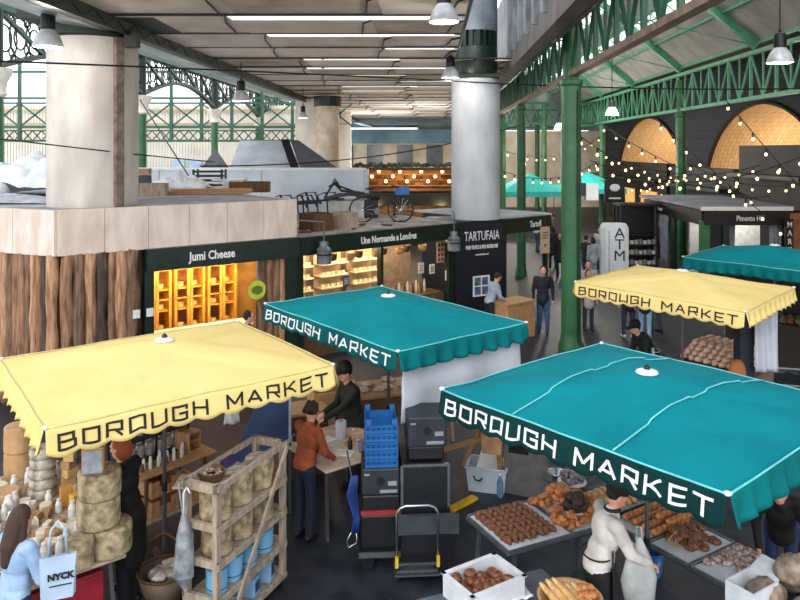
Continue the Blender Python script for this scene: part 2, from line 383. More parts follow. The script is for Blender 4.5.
warmb = brickmat('pale_vault_brick', 'd9bb96', 'ccab84', 'b3946f', 1.2)
AX = 16.9
arches = [(13.5, 25.5), (28.3, 40.6), (43.2, 56.8)]
wm = MB(); ys = [5]+[v for a in arches for v in a]+[66]
for i in range(0, len(ys), 2): wm.add([(AX, ys[i], 0), (AX, ys[i+1], 0), (AX, ys[i+1], 9.4), (AX, ys[i], 9.4)], [(0, 1, 2, 3)])
for k, (a, b) in enumerate(arches):
    c = (a+b)/2; r = (b-a)/2; N = 32; top = 7.0; sp = 2.2
    pt = [(c-r*math.cos(math.pi*i/N), sp+(top-sp)*math.sin(math.pi*i/N)) for i in range(N+1)]
    for i in range(N):
        (y0, z0), (y1, z1) = pt[i], pt[i+1]; wm.add([(AX, y0, z0), (AX, y1, z1), (AX, y1, 9.4), (AX, y0, 9.4)], [(0, 1, 2, 3)])
    vt = MB()
    full = [(a, 0)]+pt+[(b, 0)]
    for i in range(len(full)-1):
        (y0, z0), (y1, z1) = full[i], full[i+1]; vt.add([(AX, y0, z0), (AX+7, y0, z0), (AX+7, y1, z1), (AX, y1, z1)], [(0, 1, 2, 3)])
    struct('wall_arch', vt, warmb); struct('wall_arch_back', MB().add([(AX+7, a, 0), (AX+7, b, 0), (AX+7, b, 7.2), (AX+7, a, 7.2)], [(0, 1, 2, 3)]), warmb)
    ringm = MB()
    for i in range(N): ringm.bar((AX-.06, *pt[i]), (AX-.06, *pt[i+1]), .12, .22, up=(1, 0, 0))
    struct('trim_10', ringm, mat('arch_ring', '2a2523', .8))
    for (ly, lx, e) in ((c-3, 2.2, 260), (c+3, 3.5, 200)):
        ld = bpy.data.lights.new('arch_lamp', 'POINT'); ld.energy = e*1.6; ld.color = (1, .8, .52); ld.shadow_soft_size = .3
        lo = bpy.data.objects.new('arch_lamp', ld); COL.objects.link(lo); lo.location = (AX+lx, ly, 3.6)
struct('wall_right', wm, soot)
# dark shop fronts below the arches
for (ya, yb, h, c) in ((13, 27, 4.4, '17171b'), (27.2, 33.5, 5.0, '141418'), (34, 42, 3.9, '1d1a1b'), (42.6, 57, 4.0, '2a2320')):
    t = thing('arch_shopfront', {13: 'black timber shopfront filling the nearest arch at the right edge', 27.2: 'tall black boarded unit below the large lit arch', 34: 'dark shopfront with warm windows beside the tall black boarded unit', 42.6: 'brown shopfront with warm windows under the smaller lit arch'}[ya], 'shopfront', (AX-1.2, (ya+yb)/2, 0))
    MB().box((0, 0, h/2), (.5, yb-ya, h)).build('front_wall', mat('shop_'+c, c, .6), t)
    MB().box((-.5, 0, h*.74), (.9, yb-ya, .16)).build('canopy', black, t)
    for j in range(3):
        if ya == 27.2: continue
        y = (yb-ya)*(j-1)/3.4; MB().box((-.27, y, 1.7), (.06, (yb-ya)/5, 1.1)).build('window', mat('lit_window', 'ffb765', .4, es=.7, c2='8a4a20', s=1.2), t)
# ---- left hall: spandrel girder on white-capped columns
SX = -10.7
for k, Y in enumerate((18, 27, 36, 45, 54)):
    p = sk(SX, Y, 0); t = thing('capped_column', ['green iron column with white capital hidden behind the thick concrete column', 'nearest green column with white capital, just right of the thick concrete column', 'second green column with white capital, left of the pale gabled shed', 'third green column with white capital behind the pale gabled shed', 'farthest green column with white capital in the left hall'][k], 'column', tuple(p))
    MB().lathe([(.3, 0), (.3, .4), (.18, .5), (.17, 6.1)], n=20).build('shaft', green, t, 'auto')
    MB().lathe([(.19, 6.1), (.26, 6.16), (.22, 6.25), (.26, 6.5), (.36, 6.66), (.36, 6.8)], n=20).build('capital', mat('cream_capital', 'e6dfd2', .7), t, 'auto')
    MB().lathe([(.16, 6.8), (.16, 8.3)], n=12).build('upper_post', gdark, t, 'auto')
for k in range(5):
    a, b = 9+9*k, 18+9*k; t = thing('spandrel_girder', ['spandrel girder bay with iron scrollwork at the upper left corner', 'scrollwork girder bay passing behind the thick concrete column', 'scrollwork girder bay right of the thick concrete column', 'scrollwork girder bay with pendant lamp before it', 'farthest scrollwork girder bay of the left hall'][k], 'girder', tuple(sk(SX, a, 6.8)))
    MB().bar(sk(SX, a, 8.35), sk(SX, b, 8.35), .3, .22).build('top_chord', greent, t, world=True)
    ar = MB(); P = []
    for i in range(17): u = i/16; P.append(sk(SX, a+9*u, 6.85+.75*math.sin(math.pi*u)))
    for i in range(16): ar.bar(P[i], P[i+1], .22, .12)
    ar.build('arch_rib', gdark, t, world=True)
    sc = MB()
    for i in range(13):
        u = (i+.5)/13; zb = 6.85+.75*math.sin(math.pi*u); zt = 8.25; h = zt-zb; c = sk(SX, a+9*u, (zt+zb)/2)
        for rr in (h*.46, h*.26):
            sc.tube([c+Vector((0, rr*math.cos(q*math.pi/8), rr*math.sin(q*math.pi/8))) for q in range(16)], .025, 5, True)
        for s_ in (-1, 1):
            for s2 in (-1, 1):
                e = c+Vector((0, s_*.42, s2*h*.36)); sc.tube([e+Vector((0, .12*math.cos(q*math.pi/5), .12*math.sin(q*math.pi/5))) for q in range(10)], .02, 5, True)
    sc.build('scrollwork', gdark, t, world=True)
    for i in range(4):
        y0 = a+9*i/4; MB().bar(sk(SX, y0, 8.3), sk(SX, y0+9/4, 6.95+.6*math.sin(math.pi*(i+1)/4)), .1).build('brace', greent, t, world=True)
# two green roof beams overhead top left
single('roof_beam', MB().bar((-14.5, 22, 8.2), (-6.7, 17.5, 9.3), .3, .3).bar((-14.5, 22, 9.6), (-6.9, 17.5, 8.6), .12), greent, 'slanting green roof beam crossing the upper left corner', 'beam')
# cross lattice frame
t = thing('lattice_screen', 'wide green cross-braced iron frame spanning the back of the left hall', 'frame', (-13, 40, 5.3))
for z, h in ((9.05, .12), (7.62, .12), (7.35, .1), (6.05, .14), (5.85, .08), (5.3, .12)):
    MB().bar((-24, 40, z), (-4.1, 40, z), .12, h).build('rail', greent, t, world=True)
for i in range(13):
    x = -24+i*1.65; MB().bar((x, 40, 5.3), (x, 40, 9.8), .16).build('post', greent, t, world=True)
    MB().bar((x, 40, 7.35), (x+1.65, 40, 6.05), .08).bar((x, 40, 6.05), (x+1.65, 40, 7.35), .08).build('cross_brace', greent, t, world=True)
di = MB()
for i in range(40):
    x = -24+i*.5; di.bar((x, 40, 5.3), (x+.5, 40, 5.85), .05).bar((x, 40, 5.85), (x+.5, 40, 5.3), .05)
di.build('diamond_lattice', gdark, t, world=True)
# building behind the left hall
wc = MB(); 
for i in range(140): wc.bar((-30+i*.19, 47.9, 0), (-30+i*.19, 47.9, 7.7), .07, .05, up=(0, 1, 0))
wc.box((-16.7, 48.1, 3.85), (27, .3, 7.7)); struct('wall_back_left', wc, mat('cream_siding', 'f0ece2', .8, c2='e4ddcf', s=1))
for z in (6.5, 7.4): struct('trim_11', MB().bar((-30, 47.7, z), (-3.4, 47.7, z), .1, .1), mat('ochre_band', 'cbb58f', .8))
for i in range(3): struct('window_%d' % (i+1), MB().box((-14.4+i*1.1, 47.75, 3.55), (.8, .1, 1.2)), mat('blue_glass', '8fb0d6', .2, c2='c8d8ea', s=1))
# far end facade
struct('wall_far', MB().box((4, 62, 3.2), (42, .4, 6.4)), mat('far_facade', 'efe3d0', .8, c2='d9c8ad', s=1))
struct('trim_12', MB().box((-1, 59.5, 5.9), (13, .5, 1.15)).box((-1, 59.5, 7.4), (13, .4, .8)), mat('far_blue_band', '5d7f8d', .6, c2='3f6172', s=.7))
for i in range(5):
    x = -4.6+i*2.5; struct('window_%d' % (i+4), MB().box((x, 61.7, 4.2), (1.35, .15, 2.1)), mat('far_window', '2f3a46', .3, c2='4a5662', s=1.5))
gl_ = MB().box((9, 62, 8.7), (15, .1, 4.5)); struct('window_9', gl_, mat('dull_glazing', '94a39c', .4, c2='66736c', s=.6))
for Y_ in (50, 59):
    tt_ = thing('cross_girder', {50: 'nearer green cross girder spanning deep in the right hall', 59: 'farther green cross girder below the dull end glazing'}[Y_], 'girder', (5.8, Y_, 6.6))
    for z_ in (6.6, 8.0): MB().bar((5.6, Y_, z_), (13.4, Y_, z_), .15, .15).build('chord', greent, tt_, world=True)
    for k_ in range(8):
        xx = 5.6+k_*.98; MB().bar((xx, Y_, 6.6), (xx+.49, Y_, 8.0), .1).bar((xx+.49, Y_, 8.0), (xx+.98, Y_, 6.6), .1).build('diagonal', greent, tt_, world=True)
struct('wall_hall_side', MB().box((-3.5, 68, 3), (.3, 12, 6)), white)
# ---------------------------------------------------------------- kiosks
C0 = Vector((-6.3, 13.5, 0)); R0 = Vector((-2.35, 16.5, 0)); F0 = Vector((1.5, 19.9, 0)); G0 = Vector((2.95, 20.75, 0)); L0 = Vector((-10.2, 15.1, 0))
dA = (R0-C0).normalized(); nA = Vector((-dA.y, dA.x, 0)); dB = (F0-R0).normalized(); nB = Vector((-dB.y, dB.x, 0)); dL = (L0-C0).normalized(); up = Vector((0, 0, 1))
def pt(o, d, s, n=None, k=0, z=0): return o+d*s+(n*k if n else Vector())+up*z
def wbox(mb, o, d, n, s0, s1, k0, k1, z0, z1):       # box in a wall's own frame (along, depth, height)
    c = o+d*((s0+s1)/2)+n*((k0+k1)/2)+up*((z0+z1)/2); M = Matrix((d, n, up)).transposed(); return mb.box(c, (s1-s0, k1-k0, z1-z0), M=M)
jumi = thing('cheese_kiosk', 'wood-clad corner kiosk with plywood parapet and a white-lettered dark green sign', 'kiosk', tuple(C0))
bk = R0+nA*5.6; bl = L0+Vector((0, 6.5, 0))
MB().poly([C0+Vector((.02, .1, 0)), R0+Vector((0, .05, 0)), bk, bl, L0], 3.5, 3.68).build('roof', roofg, jumi, world=True)
pp = MB(); 
L1 = (R0-C0).length
for i in range(6): wbox(pp, C0, dA, nA, L1*i/6+.006, L1*(i+1)/6-.004, -.06, .04, 2.85, 3.69)
LL = (L0-C0).length; nL = Vector((dL.y, -dL.x, 0)); nL = nL if nL.y > 0 else -nL
for i in range(4): wbox(pp, C0, dL, nL, LL*i/4+.004, LL*(i+1)/4-.006, -.06, .04, 2.85, 3.69)
for i in range(4): wbox(pp, R0, nA, dA, 5.6*i/4, 5.6*(i+1)/4-.01, -.04, .04, 2.85, 3.69)
pp.build('parapet_board', ply, jumi, world=True)
lg = [mat('log_%d' % i, c, .85, c2=c2, s=3, b=.6, st=(7, 7, .8), bs=14) for i, (c, c2) in enumerate((('a98263', '6f5039'), ('8c6e58', '54402f'), ('c49a78', '8c6547'), ('5b4b41', '352a23')))]
def log(o, d, n, s, r, k):
    mb = MB(); rr = [r*(1+.12*math.sin(j*1.7+k)) for j in range(8)]
    mb.tube([pt(o, d, s+.02*math.sin(j*2+k*3), n, .02, 2.86*j/7) for j in range(8)], rr, 10); mb.jitter(.03, 5, k)
    mb.build('log', lg[[0, 1, 2, 3, 0, 2, 1, 0][k % 8]], jumi, True, world=True)
s = .1; k = 0
while s < 1.42: r = random.choice([.09, .12, .14]); log(C0, dA, nA, s+r*.6, r, k); s += r*1.7; k += 1
s = .08
while s < 1.7: r = random.choice([.08, .11, .13]); log(C0, dL, nL, s+r*.6, r, k+3); s += r*1.7; k += 1
bw = MB(); wbox(bw, C0, dA, nA, .05, 1.7, .14, .22, 0, 2.85); wbox(bw, C0, dL, nL, .05, 1.9, .14, .22, 0, 2.85); bw.build('backing_wall', woodd, jumi, world=True)
po = MB(); wbox(po, C0, dL, nL, 1.82, 2.0, -.08, .1, 0, 2.85); po.build('post', gdark, jumi, world=True)
po = MB(); wbox(po, C0, dA, nA, 1.58, 1.76, -.08, .1, 0, 2.85); po.build('post', gdark, jumi, world=True)
po = MB(); wbox(po, C0, dA, nA, L1-.28, L1, -.08, .12, 0, 2.85); po.build('post', gdark, jumi, world=True)
fa = MB(); wbox(fa, C0, dA, nA, 1.58, L1, -.2, .0, 2.42, 2.86); sg = fa.build('sign_board', gdark, jumi, world=True)
inv = C0
letter('Jumi Cheese', .25, letw, jumi, tuple(dA*2.92-nA*.21+up*2.64), dA, .006, .78)
m_ = MB(); m_.box((0, 0, 0), (.13, .03, .16), M=Matrix((dA, nA, up)).transposed())
for sx_ in (1.4, 1.66): o = dup(m_.build('small_notice', white, jumi)) if 0 else m_.build('small_notice', white, jumi); o.location = dA*sx_-nA*.13+up*1.62
# interior
ylw = mat('golden_wood', 'e0a23c', .55, c2='b87a24', s=4, st=(5, 5, 1)); warmw = mat('honey_wall', 'd9a050', .7, c2='b9823a', s=3)
ib = MB(); wbox(ib, C0, dA, nA, 1.7, L1-.1, 1.75, 1.83, 0, 2.8); wbox(ib, C0, dA, nA, 1.68, 1.76, .1, 1.75, 0, 2.8); ib.build('inner_wall', warmw, jumi, world=True)
for (sa, sb) in ((1.8, 2.5), (2.55, 3.25), (3.3, 4.0)):
    cb = thing('display_cabinet', ['golden wooden display cabinet at the left end inside the wood-clad kiosk', 'golden glass-doored cabinet in the middle of the wood-clad kiosk', 'golden glass-doored cabinet nearest the yellow round sign'][int((sa-1.75)/.7)], 'cabinet', tuple(pt(C0, dA, (sa+sb)/2, nA, 1.2)), math.atan2(dA.y, dA.x))
    w_ = sb-sa; MB().box((0, .17, 1.55), (w_-.08, .02, 1.4)).build('back_panel', mat('shaded_back_wood', '9c6426', .6, c2='6e421a', s=4), cb)  # darker sheet stands in for the shadow inside the cabinet
    MB().box((0, .2, 1.2), (w_, .04, 2.2)).box((-w_/2+.03, 0, 1.2), (.05, .4, 2.2)).box((w_/2-.03, 0, 1.2), (.05, .4, 2.2)).box((0, 0, 2.3), (w_, .42, .05)).box((0, 0, .9), (w_, .42, .05)).box((0, 0, 1.35), (w_, .38, .03)).box((0, 0, 1.8), (w_, .38, .03)).build('carcass', ylw, cb)
    for q in (-1, 1):
        d_ = MB(); x = q*w_/4
        for (cx, cz, ww, hh) in ((x, 2.25, w_/2-.01, .07), (x, .95, w_/2-.01, .07), (x-w_/4+.035, 1.6, .06, 1.35), (x+w_/4-.035, 1.6, .06, 1.35), (x, 1.6, w_/2-.03, .03)): d_.box((cx, -.22, cz), (ww, .03, hh))
        dr = d_.build('door', ylw, cb); MB().ell((x-q*(w_/4-.05), -.25, 1.6), .015, 6).build('knob', chrome, dr)
    for j in range(6):
        ch = MB().lathe([(.09, 0), (.1, .02), (.1, .07), (.09, .09)], n=14)
        o = single('small_cheese_round', ch, mat('cheese_rind', 'e9c887', .6, c2='c79f5a'), 'small round cheese behind glass on a shelf of the golden cabinets', 'cheese', tuple(pt(C0, dA, (sa+sb)/2+(-.15 if j % 2 else .15), nA, 1.2, (.93, 1.37, 1.82)[j//2]-.0)), group='cheeses inside the golden cabinets', smooth='auto')
ct = thing('shop_counter', 'pale-topped golden wood counter inside the wood-clad kiosk', 'counter', tuple(pt(C0, dA, 2.9, nA, .4)), math.atan2(dA.y, dA.x))
MB().box((0, 0, .5), (2.2, .45, 1.0)).build('body', ylw, ct); MB().box((0, 0, 1.03), (2.22, .5, .05)).build('worktop', white, ct)
for i, s_ in enumerate((L1-.82, L1-.64, L1-.48, L1-.35)): log(C0, dA, nA, s_, .09, i*3+1)
sg2 = thing('round_sign', 'small round yellow-green sign on the log wall of the wood-clad kiosk', 'sign', tuple(D(257, 290, 15.55)), math.atan2(dA.y, dA.x))
MB().lathe([(.2, -.015), (.2, .015)], n=28, M=Matrix.Rotation(R(90), 3, 'X')).build('disc', mat('lime_paint', 'c9d44a', .5), sg2)
MB().lathe([(.13, -.017), (.13, .02)], n=24, M=Matrix.Rotation(R(90), 3, 'X') @ Matrix.Scale(.7, 3, (0, 1, 0))).build('dark_motif', mat('olive', '5d7a2a', .6), sg2)
def area(name, loc, e, col, size, rot=(0, 0, 0)):
    ld = bpy.data.lights.new(name, 'AREA'); ld.energy = e; ld.color = col; ld.size = size; lo = bpy.data.objects.new(name, ld); COL.objects.link(lo); lo.location = loc; lo.rotation_euler = rot; return lo
def lamp(name, loc, e, col=(1, .75, .42), r=.08):
    ld = bpy.data.lights.new(name, 'POINT'); ld.energy = e; ld.color = col; ld.shadow_soft_size = r; lo = bpy.data.objects.new(name, ld); COL.objects.link(lo); lo.location = loc; return lo
for s_ in (2.2, 2.95, 3.7): area('cabinet_light', pt(C0, dA, s_, nA, .3, 2.35), 22, (1, .74, .36), .5, (R(62), 0, math.atan2(dA.y, dA.x)))
# second kiosk
L2 = (F0-R0).length; rzB = math.atan2(dB.y, dB.x)
nor = thing('cheese_kiosk', 'dark green kiosk with flat cluttered roof and a long French-named sign', 'kiosk', tuple(R0))
MB().poly([R0, F0, F0+nB*2.2+dB*.3, F0+nB*5.0-dB*.2, R0+nB*5.2-dB*1.5], 2.72, 2.85).build('roof', mat('dusty_roof', 'b9b3ad', .9, c2='86807b', s=1.6, b=.3), nor, world=True)
fa = MB(); wbox(fa, R0, dB, nB, .05, L2, -.12, .05, 2.42, 2.83); fa.build('sign_board', gdark, nor, world=True)
letter('Une Normande a Londres', .235, letw, nor, tuple(dB*2.68-nB*.13+up*2.62), dB, .006, .72)
for s_ in (.12, 2.55, L2-.15): q = MB(); wbox(q, R0, dB, nB, s_-.1 if s_ != 2.55 else s_-.04, s_+.1 if s_ != 2.55 else s_+.04, 0, .15, 0, 2.72); q.build('post', gdark, nor, world=True)
iw = MB(); wbox(iw, R0, dB, nB, .1, L2-.1, 1.7, 1.8, 0, 2.7); iw.build('back_wall', mat('taupe_wall', 'a58c74', .8, c2='8a725c'), nor, world=True)
cn = MB(); wbox(cn, R0, dB, nB, .3, L2-.3, .15, .75, 0, 1.0); cn.build('counter', woodd, nor, world=True)
shelfm = mat('cream_shelf', 'e8d8b8', .6); chs = mat('pale_cheese', 'f0dfb8', .6, c2='d9bd88', s=9)
for bay, (sa, sb) in enumerate(((.55, 1.35), (1.6, 2.45), (2.65, 3.5))):
    sh = thing('cheese_shelves', ['warm lit cheese shelves behind the man in the green kiosk', 'warm lit cheese shelves in the middle of the green kiosk', 'warm lit cheese shelves right of the central post of the green kiosk'][bay], 'shelves', tuple(pt(R0, dB, (sa+sb)/2, nB, 1.4)), rzB)
    w_ = sb-sa
    for z in (1.0, 1.3, 1.6, 1.9): MB().box((0, 0, z), (w_, .4, .03)).build('shelf', shelfm, sh)
    MB().box((0, .2, 1.2), (w_, .03, 2.0)).build('back_panel', mat('warm_panel', 'd8b888', .7), sh)
    for zi, z in enumerate((1.015, 1.315, 1.615, 1.915)):
        n = 5
        for j in range(n):
            x = (j-(n-1)/2)*w_/n*.95; r_ = .055+.02*((j+zi) % 2)
            ch = MB().lathe([(r_*.9, 0), (r_, .012), (r_, .06), (r_*.9, .075)], n=12)
            p = pt(R0, dB, (sa+sb)/2+x, nB, 1.34, z); single('cheese', ch, chs, 'small pale round cheese on the lit shelves of the green kiosk', 'cheese', tuple(p), group='cheeses on the lit shelves of the green kiosk', smooth='auto')
for s_ in (1.0, 2.0, 3.1, 4.2): lamp('shelf_light', pt(R0, dB, s_, nB, .75, 2.45), 42, (1, .8, .55))
MB().box((0, 0, 0), (.3, .02, .42)).build  # (cards below)
for i in range(9):
    q = pt(R0, dB, 1.0+.4*i, nB, .3+.2*(i % 2), 2.12); bk_ = thing('hanging_basket', 'small straw basket hanging under the sign of the green kiosk', 'basket', tuple(q), group='baskets hanging in the green kiosk')
    MB().lathe([(.07, 0), (.1, .05), (.11, .16), (.1, .16), (.06, .02), (.01, .01)], n=14, cap=False).build('weave', woodd if i % 2 else wood, bk_, 'auto', solid=.005); MB().tube([(-.1, 0, .15), (0, 0, .55), (.1, 0, .15)], .008, 5).build('handle', woodd, bk_)
for i in range(12):
    q = pt(R0, dB, 3.3+.1*i, nB, .45, 1.0); single('tall_jar', MB().lathe([(.03, 0), (.035, .02), (.035, .14+.05*(i % 3)), (.015, .2+.05*(i % 3)), (.015, .24+.05*(i % 3))], n=10), mat('jar_tone_%d' % (i % 3), ('c9a04a', '7a2f26', 'e6dfcf')[i % 3], .4), 'small bottle or jar on the counter at the right end of the green kiosk', 'jar', tuple(q), group='jars on the green kiosk counter', smooth='auto')
for i, (px, py, sc_, c, lb) in enumerate(((442, 252, .55, 'c9a68a', 'pinkish poster with dark round dots hanging at the right end of the green kiosk'), (421, 268, .28, 'efe9df', 'white card standing left of the dotted poster in the green kiosk'), (432, 269, .26, 'e9e3d5', 'tilted white card beside the standing white card in the green kiosk'), (448, 275, .27, 'f1ece4', 'white card at the right end under the dotted poster'), (346, 281, .26, '4a5568', 'dark price board between the lit shelves of the green kiosk'))):
    pl = thing('poster' if i == 0 else 'price_card', lb, 'poster' if i == 0 else 'card', tuple(D(px, py, 17.9 if i == 4 else 19.85)-Vector((0, 0, sc_/2))), rzB)
    MB().box((0, 0, sc_/2), (sc_*.72, .015, sc_)).build('sheet', mat('card_'+c, c, .7), pl)
    dots = MB()
    if i == 0:
        for a in range(3):
            for b in range(4): dots.box(((a-1)*.12, -.012, .08+b*.13), (.07, .01, .08))
    else:
        for a in range(4): dots.box((0, -.012, sc_*(.25+a*.16)), (sc_*.45, .01, .015))
    dots.build('print', mat('maroon', '6b2b24', .7) if i == 0 else (white if i == 4 else letb), pl)
# black panel kiosk
tar = thing('truffle_kiosk', 'black panelled kiosk end wall lettered in white beneath the pale grey round column', 'kiosk', tuple(F0))
dT = (G0-F0).normalized(); nT = Vector((-dT.y, dT.x, 0)); LT = (G0-F0).length
navy = mat('blue_black_panel', '191f2b', .5, c2='141923', s=3)
q = MB(); wbox(q, F0, dT, nT, 0, LT, 0, 1.7, 0, 2.85); q.build('body', navy, tar, world=True)
P_ = lambda px, py: D(px, py, 20.25)-F0-nT*.0
letter('TARTUFAIA', .37, letw, tar, tuple(dT*(LT*.52)-nT*.03+up*2.42), dT, .0, .62)
letter('FRESH TRUFFLES & WILD MUSHROOMS', .15, letw, tar, tuple(dT*(LT*.52)-nT*.03+up*2.12), dT, .002, .42)
letter('www.tartufaia.co.uk', .08, letw, tar, tuple(dT*(LT*.52)-nT*.03+up*1.92), dT, 0, .7)
fr = MB(); c = dT*(LT*.5)-nT*.04+up*1.05; Mx = Matrix((dT, nT, up)).transposed()
for (a, b, ww, hh) in ((0, .26, .56, .04), (0, -.26, .56, .04), (-.26, 0, .04, .5), (.26, 0, .04, .5), (0, 0, .03, .5), (0, 0, .5, .03)): fr.box(c+dT*a+up*b, (ww, .03, hh), M=Mx)
fo = fr.build('picture_frame', letw, tar)
ph = MB().box(c+nT*.015, (.5, .02, .5), M=Mx); ph.build('photographs', mat('photo_print', '6f8ba8', .5, c2='2c3744', s=9), fo)
# open awning kiosk to its right
aw = thing('awning_kiosk', 'white-roofed open kiosk with dark green fascia right of the black truffle panel', 'kiosk', tuple(G0))
H0 = Vector((4.55, 22.3, 0)); dD = (H0-G0).normalized(); nD = Vector((-dD.y, dD.x, 0)); LD = (H0-G0).length
MB().poly([G0+Vector((-.1, .1, 0)), H0, H0+nD*3.2, G0+nD*3.6], 2.84, 2.9).build('roof', mat('pale_roof', 'c9ccd2', .7, c2='a9adb5', s=1.5), aw, world=True)
q = MB(); wbox(q, G0, dD, nD, 0, LD, -.05, .05, 2.42, 2.84); wbox(q, H0, nD, -dD, 0, 3.1, -.02, .05, 2.5, 2.84); q.build('sign_board', gdark, aw, world=True)
letter('Tartufi', .26, letw, aw, tuple(dD*(LD*.62)-nD*.08+up*2.62), dD, .004, .8)
for s_ in (.1, LD-.1): q = MB(); wbox(q, G0, dD, nD, s_-.06, s_+.06, .05, .17, 0, 2.5); q.build('post', gdark, aw, world=True)
q = MB(); wbox(q, G0, dD, nD, -.0, .1, .1, 3.2, 0, 2.84); q.build('side_wall', navy, aw, world=True)
bs = MB().box((0, 0, 1.85), (.5, .03, .75)); single('menu_board', bs, mat('kraft_board', 'c8a884', .8), 'tan paper menu board hanging under the white-roofed kiosk', 'board', tuple(D(545, 240, 22.0)*Vector((1, 1, 0))), R(20)) if 0 else None
def V3xy(p, z=0): return (p.x, p.y, z)
p = D(545, 240, 21.6); bd = thing('menu_board', 'tan paper menu board hanging under the white-roofed kiosk', 'board', (p.x, p.y, p.z-.4), R(35)); MB().box((0, 0, .4), (.36, .03, .78)).build('sheet', mat('kraft_board', 'cdb090', .8), bd)
pr = MB()
for z in (.62, .54, .46): pr.box((0, -.02, z), (.2, .01, .025))
pr.box((0, -.02, .25), (.06, .01, .06)); pr.build('print', letb, bd); MB().tube([(0, 0, .79), (0, .0, 1.05)], .008, 5).build('hanging_wire', black, bd)
# kiosk counter with bread
p = W(517, 320, 0); kc = thing('wooden_counter', 'light wooden crate counter in front of the white-roofed kiosk', 'counter', (2.9, 18.9, 0), R(38)); MB().bbox((0, 0, .45), (1.0, .6, .9)).build('body', wood, kc); MB().box((0, 0, .92), (1.06, .66, .04)).build('top', wood, kc)
# grey roofed kiosk on the right
pim = thing('corner_kiosk', 'black corner kiosk with flat grey roof and white sign facing the teal tent', 'kiosk', (10.35, 25.1, 0))
MB().poly([(10.1, 24.8), (13.3, 24.8), (13.5, 31), (10.15, 31.2)], 2.8, 2.9).build('roof', mat('blue_grey_roof', '9a9ba5', .7, c2='7d7e88', s=1), pim, world=True)
MB().box((11.7, 24.78, 2.82), (3.1, .05, .13)).build('roof_edge', white, pim, world=True)
MB().box((11.75, 24.95, 2.5), (2.9, .14, .5)).build('sign_board', black, pim, world=True)
letter('Pimento Hill', .26, letw, pim, (1.5, -.24, -.02+2.5), (1, 0, 0), .003, .72)
letter('Pimento', .2, letw, pim, (-.2, 3.6, 2.5), (0, -1, 0), .003, .8)
MB().box((10.3, 27.9, 2.5), (.14, 5.9, .5)).build('side_sign_board', black, pim, world=True)
for (x, y, m__) in ((10.35, 25.0, green), (11.05, 25.0, gdark), (13.15, 25.0, gdark), (10.3, 27.7, gdark), (10.3, 30.7, gdark)): MB().box((x, y, 1.2), (.22 if x != 10.35 else .3, .2, 2.4)).build('post', m__, pim, world=True)
MB().box((10.7, 25.05, 1.3), (.5, .08, 2.5)).build('corner_wall', black, pim, world=True)
MB().box((12.0, 27.2, 1.4), (2.6, .1, 2.7)).build('back_wall', mat('pale_inner', 'b9bfc4', .8), pim, world=True)
MB().box((12.1, 25.3, .5), (2.0, .6, 1.0)).build('counter', black, pim, world=True)
cur = mat('grey_curtain', '8e939b', .9, c2='6f747c', s=3)
def curtain(x, y, z0, z1, w_, rz, lab):
    return single('curtain', MB().grid(lambda u, v: ((u-.5)*w_*(1-.3*(1-v)), .05*math.sin(u*22), z0+(z1-z0)*v), 24, 6), cur, lab, 'curtain', (x, y, 0), rz, smooth=True, solid=.01)
curtain(12.85, 25.1, .3, 2.3, .5, 0, 'grey curtain tied at the right side of the corner kiosk window'); curtain(11.3, 25.15, .9, 2.3, .35, 0, 'narrow grey curtain at the left side of the corner kiosk window'); curtain(10.25, 28.5, .4, 2.3, .9, R(90), 'grey curtain on the left flank of the corner kiosk')
for i in range(14):
    j_ = MB().lathe([(.05, 0), (.06, .02), (.06, .13), (.04, .16), (.04, .2)], n=10); single('spice_jar', j_, mat('amber_jar', 'c07a3a', .3, c2='8a4a1c', s=8), 'small amber jar on the counter of the corner kiosk', 'jar', (11.5+(i % 7)*.19, 25.2+(i//7)*.2, 1.0), group='jars on the corner kiosk counter', smooth='auto')
p = D(702, 262, 16); 
vs = thing('vertical_banner', 'narrow black banner with white vertical letters beside the corner kiosk', 'banner', (13.0, 24.55, 0)); MB().box((0, 0, 1.55), (.28, .04, 1.9)).build('panel', black, vs)
MB().cyl((0, 0, 0), (0, 0, .6), .03).build('pole', black, vs)
for i, ch_ in enumerate('MARKET'): letter(ch_, .26, letw, vs, (0, -.04, 2.3-i*.28), (1, 0, 0), .004, .9)
for x in (11.6, 12.6): lamp('kiosk_light', (x, 26.2, 2.3), 60, (1, .9, .75))
ps = thing('poster_board', 'brown painted board at the far right behind the teal tent', 'board', (15.1, 27.5, 0)); MB().box((0, 0, 1.3), (1.9, .06, 2.6)).build('panel', mat('terracotta_panel', 'a0694c', .8, c2='7d4c34', s=2), ps); MB().box((0, -.05, 2.5), (2.0, .05, .1)).build('frame', black, ps)
# magazine and shelf unit left of the corner kiosk
mg = thing('goods_rack', 'dark rack of pale packets standing between the cash machine and the corner kiosk', 'rack', tuple(W(640, 272, 0)+Vector((0, .3, 0))))
MB().box((0, .3, 1.3), (1.5, .06, 2.6)).build('back_board', black, mg); MB().box((0, 0, 2.65), (1.7, 1.0, .08)).build('top', black, mg)
for z in (.25, .65, 1.05, 1.45): MB().box((0, 0, z), (1.4, .5, .05)).build('shelf', black, mg)
for sx_ in (-.72, .72): MB().box((sx_, -.2, 1.3), (.06, .06, 2.6)).build('post', black, mg)
for i in range(24):
    pk = MB().bbox((0, 0, .07), (.13, .1, .14+.05*(i % 3)), .1*(i % 3), .02)
    q = mg.location+Vector((-.6+(i % 8)*.17, -.1, (.275, .675, 1.075)[i//8])); single('packet', pk, mat('packet_%d' % (i % 3), ('e8e6e0', 'c9c2b5', '8f9aa0')[i % 3], .7), 'small pale packet on the dark rack beside the cash machine', 'packet', tuple(q), group='packets on the dark rack')
